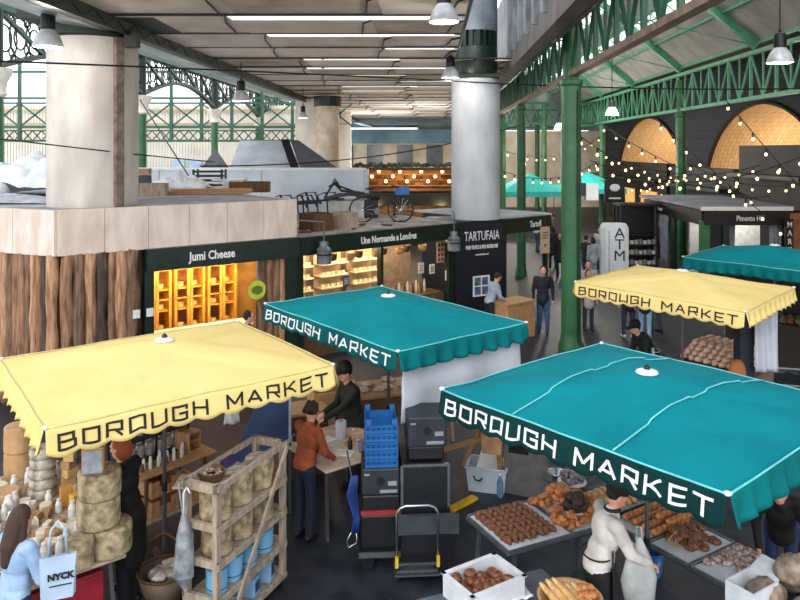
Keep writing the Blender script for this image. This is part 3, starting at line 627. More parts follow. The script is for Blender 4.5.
# cash machine
p = W(614, 284, 0); atm = thing('cash_machine', 'pale rounded cash machine kiosk with black vertical ATM letters', 'cash machine', tuple(p), R(-8))
MB().bbox((0, 0, 1.1), (.95, .7, 2.15), bv=.14).build('cabinet', mat('pale_blue_metal', 'eef2f4', .4, c2='e2e8ea', s=2), atm, 'auto'); MB().bbox((0, 0, .06), (1.02, .76, .12)).build('plinth', steel, atm); MB().box((-.22, -.36, 1.0), (.015, .03, 1.9)).build('seam', steel, atm)
for i, ch_ in enumerate('ATM'): letter(ch_, .52, mat('dark_green_letter', '123a2a', .6), atm, (.14, -.375, 1.85-i*.4), (1, 0, 0), 0, 1.05)
p = W(613, 262, 0); ms = thing('hanging_sign', 'square black sign with white emblem above the cash machine', 'sign', (p.x, p.y-.2, 0)); MB().cyl((0, 0, 0), (0, 0, 2.6), .05).build('pole', black, ms); MB().box((0, 0, 3.05), (.85, .1, .95)).build('panel', black, ms)
MB().ell((0, -.08, 3.2), (.22, .03, .16), 14).box((0, -.07, 2.75), (.5, .02, .06)).build('emblem', letw, ms)
# ---------------------------------------------------------------- long white screen and rooftop clutter
scn = thing('rooftop_screen', 'long pale blue-white boxed screen standing on the kiosk roofs', 'screen', (-8, 24.1, 2.85))
pale = mat('pale_blue_panel', 'd5dce4', .7, c2='bcc6d2', s=.9)
for i in range(4): MB().box((-4.9+i*3.35, 0, -.8), (3.33, .15, 4.2) if 1 else 0).build('panel', pale, scn)
MB().box((.1, .3, 1.32), (13.5, .8, .07)).build('coping', white, scn); MB().box((6.85, .7, -.8), (.15, 1.4, 4.2)).build('end_panel', pale, scn)
gs = thing('gabled_roof_light', 'pale grey gabled shed roof with a dark stripe on top of the long screen', 'roof light', (-5.1, 27.5, 4.15))
def gable(x0, x1, zt, m, nm, t):
    MB().add([(x0, -1.6, 0), (x1, -1.6, 0), (x1-.6, 0, zt), (x0-.0, 0, zt), (x0, 1.6, 0), (x1, 1.6, 0)], [(0, 1, 2, 3), (3, 2, 5, 4), (0, 3, 4), (1, 5, 2), (0, 4, 5, 1)]).build(nm, m, t)
gable(-.9, 1.3, 1.0, mat('shed_grey', 'bcc2c9', .6, c2='a5abb3', s=1.5), 'roof_panel', gs)
MB().add([(1.25, -1.63, 0.02), (1.55, -1.63, .02), (.95, -.03, 1.04), (.65, -.03, 1.04)], [(0, 1, 2, 3)]).build('dark_stripe', black, gs, solid=.03)
MB().add([(-1.9, -1.6, 0), (-.92, -1.6, 0), (-1.4, -1.6, .7)], [(0, 1, 2)]).build('dark_gable', steel, gs, solid=.05)
MB().add([(1.6, -1.63, 0.0), (2.9, -1.63, 0), (1.3, 0, 1.0), (1.0, 0, 1.0)], [(0, 1, 2, 3)]).build('side_slope', mat('shed_dark', '5f6165', .7), gs, solid=.05)
MB().box((-.2, 0, -2.2), (3, 2.6, 4.3)).build('shed_body', steel, gs)
RA = 3.68; RB = 2.85
def crumple(name, x, y, z, sx_, sy, sz, m, label, cat, seed, n=16, rz=0):
    mb = MB().grid(lambda u, v: ((u-.5)*sx_, (v-.5)*sy, sz*(.15+.85*math.sin(math.pi*min(max(u, .02), .98))**.5*math.sin(math.pi*min(max(v, .02), .98))**.5)*(.6+.7*abs(mnoise.noise(Vector((u*5+seed, v*5, seed)))))), n, n)
    return single(name, mb, m, label, cat, (x, y, z), rz, smooth='auto', solid=.012)
wt = mat('white_sheet', 'e8eaec', .6, c2='c5c9cf', s=2.5)
p = D(20, 186, 17.9); crumple('plastic_sheeting', -9.2, 18.2, RA, 3.8, 2.4, 1.15, wt, 'heap of crumpled white plastic sheeting on the roof at the left edge', 'sheeting', 3, 30)
crumple('grey_sheet', -8.6, 15.9, RA, 2.6, 1.6, .16, mat('grey_sheeting', 'b6b9be', .6, c2='8e9197'), 'low crumpled grey sheet lying left of the thick concrete column', 'sheet', 5, 24)
dk = thing('dark_parapet', 'dark blue-grey rooftop ledge with reddish timber strip at the left edge', 'ledge', (-10.2, 21.2, RA)); MB().box((0, 0, .12), (6, .2, .55)).build('panel', mat('slate', '3b424b', .7), dk); MB().box((0, -.02, .5), (6, .25, .18)).build('timber_strip', mat('red_timber', 'a87a62', .8), dk)
dm = MB().ell((0, 0, .16), (.26, .26, .22), 18); single('dome_vent', dm, mat('pale_dome', 'd5d8da', .5), 'small pale dome on the roof left of the thick concrete column', 'vent', (-9.3, 17.0, RA), smooth=True)
def wooden_box(x, y, z, d, label, cat='box', rz=0, m=woodg, name='wooden_box', dk_=True):
    t = thing(name, label, cat, (x, y, z), rz); a, b, c = d
    MB().box((0, b/2, c/2), (a, .03, c)).box((0, -b/2, c/2), (a, .03, c)).box((a/2, 0, c/2), (.03, b, c)).box((-a/2, 0, c/2), (.03, b, c)).box((0, 0, .015), (a, b, .03)).build('body', m, t)
    for q_ in (-1, 1): MB().box((q_*(a/2-.04), -b/2-.02, c/2), (.06, .02, c)).build('batten', m, t)
    return t
# clutter on roof A behind column
p = D(156, 192, 18.3); MBx = wooden_box(-6.1, 18.1, RA, (.7, .5, .3), 'small weathered timber box just right of the thick concrete column', rz=.2)
crumple('white_tarpaulin', -5.7, 19.1, RA, 1.5, .9, .62, wt, 'white tarpaulin heap behind the small timber box on the roof', 'tarpaulin', 9, 20)
pl = MB()
for i in range(5): pl.bar((-.9, i*.12, .03+.045*(i % 3)), (1.1, .25+i*.12, .04+.045*(i % 3)), .1, .035)
single('timber_planks', pl, wood, 'loose pale timber planks lying on the plywood kiosk roof', 'planks', (-4.9, 18.3, RA))
wooden_box(-4.0, 19.6, RA, (1.0, .4, .28), 'brown box behind the loose timber planks', m=woodd)
t = thing('white_crates', 'white plastic crate on the roof behind the loose timber planks', 'crate', (-4.6, 19.9, RA)); MB().bbox((0, 0, .15), (.8, .5, .3)).build('body', white, t); MB().box((0, 0, .32), (.86, .56, .04)).build('lid', white, t)
t = thing('black_crate', 'black slatted crate on the roof near the white tarpaulin heap', 'crate', (-5.15, 19.9, RA))
q = MB()
for i in range(5): q.box((0, 0, .06+i*.12), (.8, .5, .05))
for sx_ in (-.38, .38): q.box((sx_, -.22, .3), (.05, .05, .6)); q.box((sx_, .22, .3), (.05, .05, .6))
q.build('slats', black, t)
# clutter on roof B
wooden_box(-2.05, 17.9, RB, (.55, .6, .42), 'brown wooden crate on the roof at the end of the plywood parapet', rz=rzB, m=woodd)
wooden_box(-1.35, 18.2, RB, (.4, .5, .42), 'pale wooden crate beside the brown wooden crate on the roof', rz=rzB)
bx = thing('covered_chest', 'pale chest with dark end under a rumpled dark cover on the kiosk roof', 'chest', (-1.45, 21.3, RB), R(5)); MB().bbox((-.1, 0, .25), (1.0, .6, .5)).build('body', mat('pale_chest', 'c9c9c6', .7, c2='a9a8a5', s=4), bx); MB().bbox((.6, 0, .25), (.4, .62, .52)).build('dark_end', black, bx)
MB().grid(lambda u, v: (-.75+1.6*u, -.4+.8*v, .56+.12*mnoise.noise(Vector((u*4, v*4, 2)))+.1*math.sin(3*u)), 20, 10).build('rumpled_cover', mat('dark_cover', '4d4a49', .9, c2='2f2d2d', s=5), bx, 'auto', solid=.03)
q = MB().tube([(-.7, 0, .62), (-.5, .05, .95), (-.45, 0, 1.12), (-.3, 0, .9), (.2, 0, .72)], .03, 6).tube([(-.45, .1, 1.0), (-.25, -.1, .78), (.4, 0, .7)], .04, 6).tube([(-.6, -.1, .9), (-.35, .12, 1.0)], .03, 6); q.build('scrap_metal', black, bx)
for i, (x, y, lab) in enumerate(((-3.15, 21.0, 'black upturned chair frame on the roof behind the plywood parapet'), (-2.6, 22.4, 'bent black tubing lying on the roof left of the pale chest'))):
    t = thing('metal_scrap', lab, 'scrap', (x, y, RB))
    for k in range(4): MB().tube([(k*.3-.5, 0, .02), (k*.3-.55, .1, .55+.1*(k % 2)), (k*.3-.3, .1, .65), (k*.3-.1, 0, .3)], .025, 6).build('tube', black, t)
    MB().bar((-.8, 0, .35), (.9, .1, .45), .12, .06).build('rail', black, t)
for i in range(9):
    s_ = .6+i*.42; q = pt(R0, dB, s_, nB, .5+.25*(i % 3), RB)
    single('roof_offcut', MB().box((0, 0, .02), (.3+.1*(i % 2), .12, .04)), (woodd, woodg, black)[i % 3], 'flat scrap of timber or felt lying on the cluttered roof near its front edge', 'scrap', tuple(q), i*.9, 'roof scraps')
# bicycle
def bicycle(x, y, z, rz):
    t = thing('bicycle', 'old black town bicycle with blue saddlebag standing on the kiosk roof', 'bicycle', (x, y, z), rz); r = .34
    for nm, cx in (('rear_wheel', -.52), ('front_wheel', .52)):
        wh = MB().tube([(cx+r*math.cos(a*math.pi/16), 0, r+r*math.sin(a*math.pi/16)) for a in range(32)], .022, 6, True).build(nm, black, t, True)
        sp = MB()
        for a in range(14): sp.tube([(cx, 0, r), (cx+r*math.cos(a*math.pi/7), 0, r+r*math.sin(a*math.pi/7))], .004, 4)
        sp.cyl((cx, -.05, r), (cx, .05, r), .025); sp.build('spokes', chrome, wh)
    f = MB().tube([(.52, 0, r), (.42, 0, .72), (.4, 0, .86)], .018).tube([(.41, 0, .75), (-.12, 0, .3)], .02).tube([(-.12, 0, .3), (-.26, 0, .85)], .018).tube([(-.22, 0, .72), (.41, 0, .72)], .018).tube([(-.12, 0, .3), (-.52, 0, r)], .014).tube([(-.24, 0, .7), (-.52, 0, r)], .014)
    f.build('frame', black, t); MB().tube([(.3, -.26, .98), (.42, -.2, .95), (.4, 0, .9), (.42, .2, .95), (.3, .26, .98)], .015).build('handlebar', black, t)
    MB().ell((-.3, 0, .9), (.14, .08, .035)).build('saddle', black, t, True); MB().cyl((-.12, -.03, .3), (-.12, .03, .3), .09, n=14).bar((-.12, .05, .3), (-.05, .05, .15), .02).build('crankset', steel, t)
    MB().bbox((.56, 0, .84), (.36, .26, .2)).build('blue_bag', mat('blue_cloth', '3f6db0', .7), t); MB().bar((-.75, 0, .62), (-.35, 0, .66), .1, .02).build('carrier', black, t); return t
bicycle(-.5, 19.9, RB, R(6))
MB_ = MB().cyl((0, 0, 0), (0, 0, .75), .05); single('roof_post', MB_, black, 'short black post behind the bicycle saddle on the roof', 'post', (-.15, 21.2, RB))
# market hall behind the roofs
hm = thing('market_stall_row', 'distant dark-fronted market hall with warm lit shelves behind the bicycle', 'stall', (.5, 37, 0))
MB().box((0, 1.5, 1.9), (5.5, .2, 3.8)).build('back_wall', mat('warm_back', 'c08a55', .8, c2='6e4526', s=1.3), hm); MB().box((0, -.2, 2.35), (5.5, .3, .65)).build('fascia', black, hm); MB().box((0, .4, 2.8), (5.5, 1.6, .1)).build('canopy', woodd, hm); MB().box((0, .2, .5), (5.5, .6, 1.2)).build('counter', gdark, hm)
for j in range(3): MB().box((0, 1.2, 2.95+.3*j), (5.2, .3, .04)).build('shelf', wood, hm)
for i in range(14): MB().ell((-2.3+i*.36, .6, 3.2+.25*((i*7) % 3)), .09, 8).build('hanging_lamp', mat('warm_bulb', 'ffd9a0', .4, es=5, ec='ffc27a'), hm)
for i in range(16): MB().ell((-2.4+i*.32, 1.1, 3.1+.3*(i % 2)), (.12, .1, .12), 8).build('produce', mat('brown_goods', '8a5a38', .7, c2='5c3a22', s=5), hm)
for i in range(12): MB().ell((-2.3+i*.4, -.1, 2.78), .05, 6).build('bulb', mat('warm_bulb', 'ffd9a0'), hm)
lamp('stall_and_fill_light', (.5, 36.2, 3.6), 160, (1, .7, .4)); lamp('stall_and_fill_light', (-1.5, 50, 4.6), 900, (1, .95, .85), .4); lamp('stall_and_fill_light', (1.5, 42, 5), 500, (1, .95, .85), .4); lamp('stall_and_fill_light', (-1.2, 36.0, 1.9), 40, (1, .85, .4), .05); lamp('stall_and_fill_light', (2.1, 36.0, 1.9), 40, (1, .85, .4), .05)  # warm ones light the stall; white ones are added fill for the far soffit
hl = MB()
# roof line foliage and people-high bustle
fg = MB()
for i in range(60): fg.ell((-2.8+i*.095, 0, .15*random.random()), (.07, .1, .12), 6)
single('trailing_plants', fg, mat('grey_green_leaves', '6f7a66', .8, c2='3f473a', s=6), 'low line of greenery along the top of the distant hall front', 'plants', (.5, 37.2, 3.95)) 
MB().box((0, .3, 3.86), (5.8, 2.6, .12)).build('roof_slab', woodd, hm)
# ---------------------------------------------------------------- pendant lamps
bulb = mat('lamp_glass', 'ffffff', .3, es=1.2); whb = mat('lit_lamp_glass', 'ffffff', .3, es=6)
shade = mat('spun_aluminium', 'd9dbdc', .35, .2, c2='b5b7b9', s=6)
def pendant(px, py, Y, r, label, ceil, lit=False):
    p = D(px, py, Y); lamp('pendant_light', p+Vector((0, 0, -.12)), 60, (1, .95, .88), .12); t = thing('pendant_lamp', label, 'lamp', tuple(p)); k = r/.25
    MB().lathe([(.25*k, 0), (.255*k, .02*k), (.235*k, .08*k), (.19*k, .2*k), (.12*k, .29*k), (.11*k, .31*k)], n=28, cap=False).build('shade', shade if not lit else whb, t, True, solid=.01)
    MB().lathe([(.11*k, .3*k), (.125*k, .32*k), (.125*k, .55*k), (.1*k, .6*k), (.04*k, .62*k)], n=20).build('gear_housing', black if not lit else steel, t, 'auto')
    MB().lathe([(.09*k, .3*k), (.1*k, .15*k), (.05*k, .06*k), (.01, .05*k)], n=14).build('bulb', whb if lit else bulb, t, True)
    MB().tube([(0, 0, .6*k), (0, 0, max(ceil-p.z, .7*k))], .012*k+.004, 6).build('hanging_cord', black, t)
    MB().tube([(.03*k*math.cos(a), 0, .66*k+.03*k*math.sin(a)) for a in [i*math.pi/5 for i in range(10)]], .01*k, 5, True).build('hook', black, t)
    return t
pendant(48, 47, 13, .25, 'bell-shaped pendant lamp at the top left in front of the thick column', 9.0)
pendant(444, 22, 12, .24, 'large pendant lamp at the top centre, nearest under the soffit', 7.3)
pendant(450.5, 78, 19.5, .235, 'smaller pendant lamp hanging just left of the pale grey column', 7.3)
pendant(241, 101, 21, .24, 'pendant lamp below the silver gutter in front of the scrollwork girder', 7.3)
pendant(303, 118, 30, .2, 'small distant pendant lamp near the cream pier', 7.3)
pendant(780, 63, 15, .25, 'pendant lamp at the top right in front of the pale green girder', 11.2)
pendant(612, 115, 29, .24, 'small pendant lamp lit white left of the far lattice girder column', 11.0, True)
pendant(559, 129, 32, .2, 'tiny lit pendant lamp just left of the nearest green column', 10.8, True)
def canister(p, label, ex):
    t = thing('lantern', label, 'lantern', tuple(p)); MB().lathe([(.07, 0), (.16, .01), (.17, .04), (.16, .3), (.17, .33), (.1, .4), (.1, .5), (.03, .52)], n=22).build('body', mat('grey_lantern', '8f979d', .35, .4, c2='6c747a', s=4), t, 'auto')
    MB().lathe([(.172, .2), (.175, .22), (.172, .24)], n=22, cap=False).build('band', black, t); MB().tube([(0, 0, .5), (0, 0, .95), ex], .018, 6).build('bracket_arm', steel, t)
canister(D(324, 264, 16.6), 'grey cylindrical lantern hanging on an arm at the left of the green kiosk', (-.75, .0, 1.0)); canister(D(454, 251, 19.3), 'grey cylindrical lantern at the left edge of the black truffle panel', (0, .35, 1.0))
# ---------------------------------------------------------------- cables and festoon lights
cabm = mat('black_cable', '141414', .6)
def cable(a, b, sag, r, label):
    a, b = Vector(a), Vector(b); m = (a+b)/2
    t = MB().tube([(a.lerp(b, i/24)+Vector((0, 0, -sag*4*(i/24)*(1-i/24))))-a for i in range(25)], r, 6)
    return single('cable', t, cabm, label, 'cable', tuple(a), smooth=True)
cable(D(-30, 60, 10.5), D(470, 82, 20.2), -.02, .016, 'black cable running across the top from the left edge to the grey column')
cable(D(470, 82, 20.2), D(830, 88, 22), .1, .02, 'black cable stretching from the grey column to the right edge')
cable(D(-30, 135, 12), D(215, 162, 17), .02, .013, 'thin black cable crossing low over the thick concrete column')
cable(D(200, 166, 17), D(520, 125, 24), .35, .016, 'sagging black cable from the gabled shed up past the grey column')
cable(D(140, 100, 26), D(190, 178, 20), .0, .02, 'slanting thin cable from the first white capital to the roof screen')
def festoon(a, b, sag, n, label, r=.042):
    a, b = Vector(a), Vector(b); t = thing('festoon_lights', label, 'string lights', tuple(a))
    P = lambda u: a.lerp(b, u)+Vector((0, 0, -sag*4*u*(1-u)))
    MB().tube([P(i/24)-a for i in range(25)], .014, 5).build('cord', cabm, t, True)
    for i in range(n):
        q = P((i+.5)/n)-a; s_ = MB().cyl(q, q-Vector((0, 0, .13)), .03, n=8).build('socket', black, t); 
        MB().ell(q-Vector((0, 0, .19)), (r, r, r*1.15), 10).build('bulb', mat('festoon_bulb', 'fff0d0', .3, es=5, ec='ffcf8c'), t, True)
F = [((722, 95, 23), (845, 235, 20), .1, 9, 'festoon string slanting down right from the top of the large arch'),
     ((655, 118, 28), (790, 235, 22), .1, 9, 'festoon string slanting down right from beside the small arch'),
     ((598, 122, 30), (760, 200, 24), .25, 11, 'festoon string from the far girder end down to the kiosk roof'),
     ((590, 160, 24), (835, 140, 19), .9, 13, 'long drooping festoon string from the near column to the right edge'),
     ((600, 150, 32), (760, 165, 30), .7, 12, 'drooping festoon string before the small arch'),
     ((683, 160, 30), (850, 170, 26), .8, 10, 'festoon string from the far column to the right edge'),
     ((572, 130, 20), (690, 175, 31), .5, 10, 'festoon string from the near column to the far column'),
     ((500, 170, 30), (600, 160, 36), .6, 12, 'festoon string in the distance crossing the near green column'),
     ((502.5, 150, 38), (602, 135, 48), .8, 12, 'farthest festoon string between the hall columns'),
     ((640, 185, 34), (800, 190, 30), .5, 10, 'festoon string low above the grey kiosk roof'),
     ((600, 180, 38), (680, 175, 40), .5, 9, 'short festoon string left of the far column')]
for a, b, sg_, n, lb in F: festoon(D(*a), D(*b), sg_, n, lb)
for x, y, z in ((8, 35, 4.2), (11, 44, 4.6), (7, 46, 4.6)): lamp('stall_and_fill_light', (x, y, z), 420, (1, .9, .76), .3)  # added lights without fixtures, brightening the crowd behind the near column
# ---------------------------------------------------------------- market canopies
ST = {'B': (.95, [[(0, 0), (0, 1), (.85, 1), (.85, .52), (0, .52)], [(.85, .52), (.95, .44), (.95, 0), (0, 0)]]), 'O': (.95, [[(0, 0), (0, 1), (.95, 1), (.95, 0), (0, 0)]]),
      'R': (.95, [[(0, 0), (0, 1), (.92, 1), (.92, .42), (0, .42)], [(.5, .42), (.95, 0)]]), 'U': (.95, [[(0, 1), (0, 0), (.95, 0), (.95, 1)]]), 'G': (.95, [[(.95, .8), (.95, 1), (0, 1), (0, 0), (.95, 0), (.95, .48), (.5, .48)]]),
      'H': (.95, [[(0, 0), (0, 1)], [(.95, 0), (.95, 1)], [(0, .5), (.95, .5)]]), 'M': (1.15, [[(0, 0), (0, 1), (.57, .3), (1.15, 1), (1.15, 0)]]), 'A': (1.05, [[(0, 0), (.52, 1), (1.05, 0)], [(.2, .3), (.85, .3)]]),
      'K': (.95, [[(0, 0), (0, 1)], [(.9, 1), (.3, .5), (.95, 0)], [(0, .5), (.3, .5)]]), 'E': (.85, [[(.85, 1), (0, 1), (0, 0), (.85, 0)], [(0, .5), (.75, .5)]]), 'T': (.95, [[(0, 1), (.95, 1)], [(.475, 1), (.475, 0)]]), ' ': (.55, [])}
def stroke_quads(txt, th, gap=.5):
    x = 0; out = []
    for ch in txt:
        w_, paths = ST[ch]; L = []
        for p in paths:
            for a, b in zip(p, p[1:]):
                a, b = Vector(a), Vector(b); d = (b-a).normalized(); n = Vector((-d.y, d.x))*th/2; a2 = a-d*th/2; b2 = b+d*th/2
                if abs(d.x) < .9 and abs(d.y) < .9: a2, b2 = a, b
                k = 5
                for i in range(k):
                    p0 = a2.lerp(b2, i/k); p1 = a2.lerp(b2, (i+1)/k); L.append([(q.x+x, q.y) for q in (p0-n, p1-n, p1+n, p0+n)])
        out.append((ch, L)); x += w_+gap
    return out, x-gap
def cloth_mat(name, c, c2): return mat(name, c, .9, c2=c2, s=1.4, b=.08, bs=5, sp=.15, tl=.15)
teal = cloth_mat('teal_canvas', '068c95', '057f89'); teal_shade_mid = cloth_mat('shaded_teal_valance', '0b6768', '09595b'); teal_shade_near = cloth_mat('deep_shaded_teal_valance', '103c3c', '0c3233'); yel = cloth_mat('yellow_canvas', 'fbe49a', 'f6dc8c'); tealv = cloth_mat('teal_valance', '067a7d', '056a6d')  # lettered teal valances: same cloth, with shade put into the darker colours
seamt = mat('teal_piping', '6fd0d2', .6); seamy = mat('yellow_piping', 'e8d592', .6)
def canopy(label, A, B, C, Dd, cloth, val, tcol, seam, rise=.25, text=True, drop=.25, seams=(), z=2.4, pole=True, wob=1):
    u = ((B-A)+(C-Dd))/4; v = ((Dd-A)+(C-B))/4; c = (A+B+C+Dd)/4
    t = thing('market_canopy', label, 'canopy', (c.x, c.y, 0))
    def top(s_, t_):
        m = max(abs(s_), abs(t_)); r2 = math.sqrt(s_*s_+t_*t_)
        h = rise*(1-m)*.75+rise*.25*(1-min(1, r2/1.2)**2)-.03*math.sin(math.pi*m)*(1 if abs(abs(s_)-abs(t_)) > .25 else .2)
        h += .012*mnoise.noise(Vector((s_*3, t_*3, c.x)))+.004*math.sin(5*math.atan2(t_, s_)+c.x)*m*(1-m)
        h -= .03*(1-min(abs(s_), abs(t_))**1.5)*(m**6)*.6
        p = u*s_+v*t_; return Vector((p.x, p.y, z+h))
    MB().grid(lambda a, b: top(a*2-1, b*2-1), 48, 48).build('canvas_top', cloth, t, True, solid=.008)
    def val_pt(side, f, g):        # f along 0..1, g 0 top..1 bottom
        e = 1.0+.0
        s_, t_ = {0: (2*f-1, -e), 1: (e, 2*f-1), 2: (1-2*f, e), 3: (-e, 1-2*f)}[side]
        n = {0: -v, 1: u, 2: v, 3: -u}[side].normalized(); b = top(max(-1, min(1, s_)), max(-1, min(1, t_)))
        L = (u if side in (0, 2) else v).length*2; k = round(L/.27)
        sc = abs(math.sin(math.pi*f*k)); dr = drop*(.84+.16*sc)
        amp = (.012 if text and side == 0 else .03)*wob
        rip = amp*g*math.sin(f*L*(9 if side == 0 and text else 24)+side)+amp*.6*g*mnoise.noise(Vector((f*L*4, g, side)))
        return b+n*(.012+.035*g+rip)-up*(dr*g)
    for side in range(4):
        nn = 120
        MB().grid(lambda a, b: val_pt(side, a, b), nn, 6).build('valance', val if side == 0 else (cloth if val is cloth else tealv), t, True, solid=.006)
    pp = MB()
    for side in range(4): pp.tube([val_pt(side, i/20, 0)+up*.008 for i in range(21)], .009, 5)
    for s0 in seams: pp.tube([top(s0, -1+i/24)+up*.02 for i in range(49)], .008, 5)
    pp.build('piping', seam, t, True)
    if text:
        qs, wid = stroke_quads('BOROUGH MARKET', .175); L = u.length*2; hh = .125; sxx = (L*.93)/wid
        for ch, quads in qs:
            if not quads: continue
            mb = MB(); n = -v.normalized()
            for q in quads:
                P4 = [val_pt(0, .035+x*sxx/L, .26+(1-y)*.50)+n*.009 for x, y in q]; mb.add(P4, [(0, 1, 2, 3)])
            mb.build('letter', tcol, t, solid=.004)
    MB().lathe([(.11, 0), (.1, .02), (.05, .035), (.02, .04)], c=tuple(top(0, 0)+up*.0), n=20).build('vent_cap', white, t, True)
    MB().lathe([(.035, .02), (.03, .06), (.01, .08)], c=tuple(top(0, 0)), n=12).build('finial', black, t, True)
    for q in ((-1, -1), (1, -1), (1, 1), (-1, 1)):
        MB().ell(tuple(top(*q)+up*.01), (.028, .028, .02), 10).jitter(.006, 20).build('corner_tie', white, t, True)
    if pole:
        MB().lathe([(.022, .03), (.022, z+rise-.05)], n=14).build('pole', steel, t); MB().lathe([(.032, .95), (.032, 1.05)], n=12).build('crank_collar', black, t)
        bp = MB().lathe([(.3, 0), (.3, .03)], n=24)
        for k in range(4): a = k*math.pi/2+.5; bp.bar((0, 0, .04), (.55*math.cos(a), .55*math.sin(a), .03), .06, .04)
        bp.build('base_foot', steel, t)
        for q in ((-1, -1), (1, -1), (1, 1), (-1, 1), (0, -1), (0, 1), (1, 0), (-1, 0)):
            e = top(q[0]*.98, q[1]*.98)-up*.05; MB().bar((0, 0, z+rise-.1), tuple(e), .03).build('rib', steel, t)
    return t, c, u, v, top
def E(px, py): return W(px, py, 2.4)
cy1 = canopy('yellow canopy at the left with black lettering above the cheese table', E(46, 428), E(333, 366), E(238, 321), E(0, 360), yel, yel, letb, seamy)
ct1 = canopy('teal canopy in the middle with white lettering, in front of the green kiosk', E(270, 304), E(392, 352), E(531, 323), E(378, 287), teal, teal_shade_mid, letw, seamt)
ct2 = canopy('largest teal canopy at the lower right with white lettering, nearest to the camera', E(449, 388), E(722, 499), E(868, 403), E(597, 345), teal, teal_shade_near, letw, seamt, seams=(-.36, .36), rise=.24)
cy2 = canopy('yellow canopy at the right with black lettering in front of the cash machine', E(577, 283), E(742, 311), E(797, 289), E(636, 265), yel, yel, letb, seamy)
uu = (cy2[2]*2); vv = (cy2[3]*2); A_ = E(683, 257)
canopy('teal canopy without lettering at the right edge behind the yellow one', A_, A_+uu*1.05, A_+uu*1.05+vv*1.0, A_+vv*1.0, teal, tealv, letw, seamt, text=False, rise=.3)
for (px, py, Y, lb) in ((530, 182, 44, 'distant teal tent roof left of the nearest green column'), (588, 178, 47, 'distant teal tent roof right of the nearest green column')):
    p = D(px, py, Y); t = thing('distant_tent', lb, 'tent', (p.x, p.y, 0)); s_ = 1.9
    MB().add([(-s_, -s_, 2.4), (s_, -s_, 2.4), (s_, s_, 2.4), (-s_, s_, 2.4), (0, 0, 3.4), (-s_, -s_, 2.1), (s_, -s_, 2.1), (s_, s_, 2.1), (-s_, s_, 2.1)], [(0, 1, 4), (1, 2, 4), (2, 3, 4), (3, 0, 4), (0, 5, 6, 1), (1, 6, 7, 2), (2, 7, 8, 3), (3, 8, 5, 0)]).build('tent_roof', mat('bright_teal', '3fc7c0', .7, c2='2fb3ad'), t, solid=.01)
    for a in (-1, 1):
        for b in (-1, 1): MB().cyl((a*s_*.95, b*s_*.95, 0), (a*s_*.95, b*s_*.95, 2.4), .03, n=8).build('pole', steel, t)
# ---------------------------------------------------------------- tables and stall furniture
def FR(o, rz):
    c, s = math.cos(rz), math.sin(rz); return lambda x, y, z=0: Vector((o[0]+x*c-y*s, o[1]+x*s+y*c, z))
def table(label, x, y, rz, sx_, sy, z, m, th=.03, legm=steel, cloth=None, name='trestle_table', cat='table'):
    t = thing(name, label, cat, (x, y, 0), rz); MB().bbox((0, 0, z-th/2), (sx_, sy, th), bv=.012).build('tabletop', m, t)
    for a in (-1, 1):
        for b in (-1, 1): MB().bar((a*(sx_/2-.08), b*(sy/2-.07), 0), (a*(sx_/2-.14), b*(sy/2-.09), z-th), .035).build('leg', legm, t)
    MB().bar((-(sx_/2-.1), 0, z-th-.03), (sx_/2-.1, 0, z-th-.03), .03).build('stretcher', legm, t); return t
rz1 = R(39.5)
TF = FR((-2.66, 7.16), rz1)           # corner frame: x along the stall front, y towards the back
c_ = TF(-.75, 1.35); table('long cheese-laden table under the left yellow canopy', c_.x, c_.y, rz1, 1.5, 2.7, .86, woodg)
q = TF(-.5, .33); rc = thing('red_crate', 'red fabric-covered box under the near end of the cheese table', 'box', (q.x-.1, q.y+.02, 0), rz1); MB().bbox((0, 0, .33), (.8, .5, .66)).build('body', mat('red_fabric', 'a3122a', .7, c2='7f0c20'), rc); MB().bbox((0, 0, .68), (.8, .5, .04)).build('lid', mat('red_fabric', 'a3122a'), rc)
bark = mat('bark_rind', 'bcaa86', .9, c2='6f6046', s=11, b=.6, bs=40); barkg = mat('grey_rind', 'd2c9b8', .9, c2='6e6458', s=10, b=.5, bs=40); tanr = mat('tan_rind', 'cda77c', .8, c2='b1895d', s=5, b=.2, bs=30); pch = mat('cut_cheese', 'e6c48c', .6, c2='d6ae6f', s=4); orch = mat('orange_cheese', 'dba055', .6, c2='c4873c')
def wheel(label, p, r, h, m, group=None, name='round_cheese', seed=0):
    t = thing(name, label, 'cheese', tuple(p), group=group)
    mb = MB().lathe([(r*.1, 0), (r*.93, 0), (r, .015), (r*1.015, h*.5), (r, h-.018), (r*.95, h)], n=36, cap=True); mb.jitter(.006, 14, seed); mb.build('rind', m, t, 'auto')
    MB().lathe([(r*.94, h-.002), (r*.9, h+.006), (.01, h+.007)], n=30).build('top_face', m if seed % 2 else barkg, t, 'auto'); return t
b0 = W(109, 548, .88); b1 = W(99, 500, 1.4); 
wheel('broad bark-wrapped cheese wheel at the bottom of the stack on the table corner', (b0.x, b0.y, .86), .215, .27, bark, seed=1)
wheel('middle bark-wrapped cheese wheel of the stack on the table corner', (b0.x-.09, b0.y-.03, 1.137), .2, .27, bark, seed=3)
wheel('topmost bark-wrapped cheese wheel of the stack, under a cut slab', (b0.x-.085, b0.y-.02, 1.414), .2, .25, bark, seed=5)
sl = thing('cheese_slab', 'cut golden cheese slab with grey rind face on the tallest near stack', 'cheese', (b0.x-.13, b0.y-.06, 1.67), R(15)); MB().bbox((0, 0, .12), (.2, .12, .24)).build('paste', orch, sl); MB().box((.0, -.066, .11), (.18, .012, .22)).build('rind', mat('blue_grey_rind', 'aab0ba', .8, c2='8d939d', s=12), sl)
q = W(77, 566, .88); wheel('single bark-wrapped cheese at the very corner in front of the stack', (q.x, q.y+.05, .86), .13, .26, bark, seed=7)
q = W(42, 494, .88)
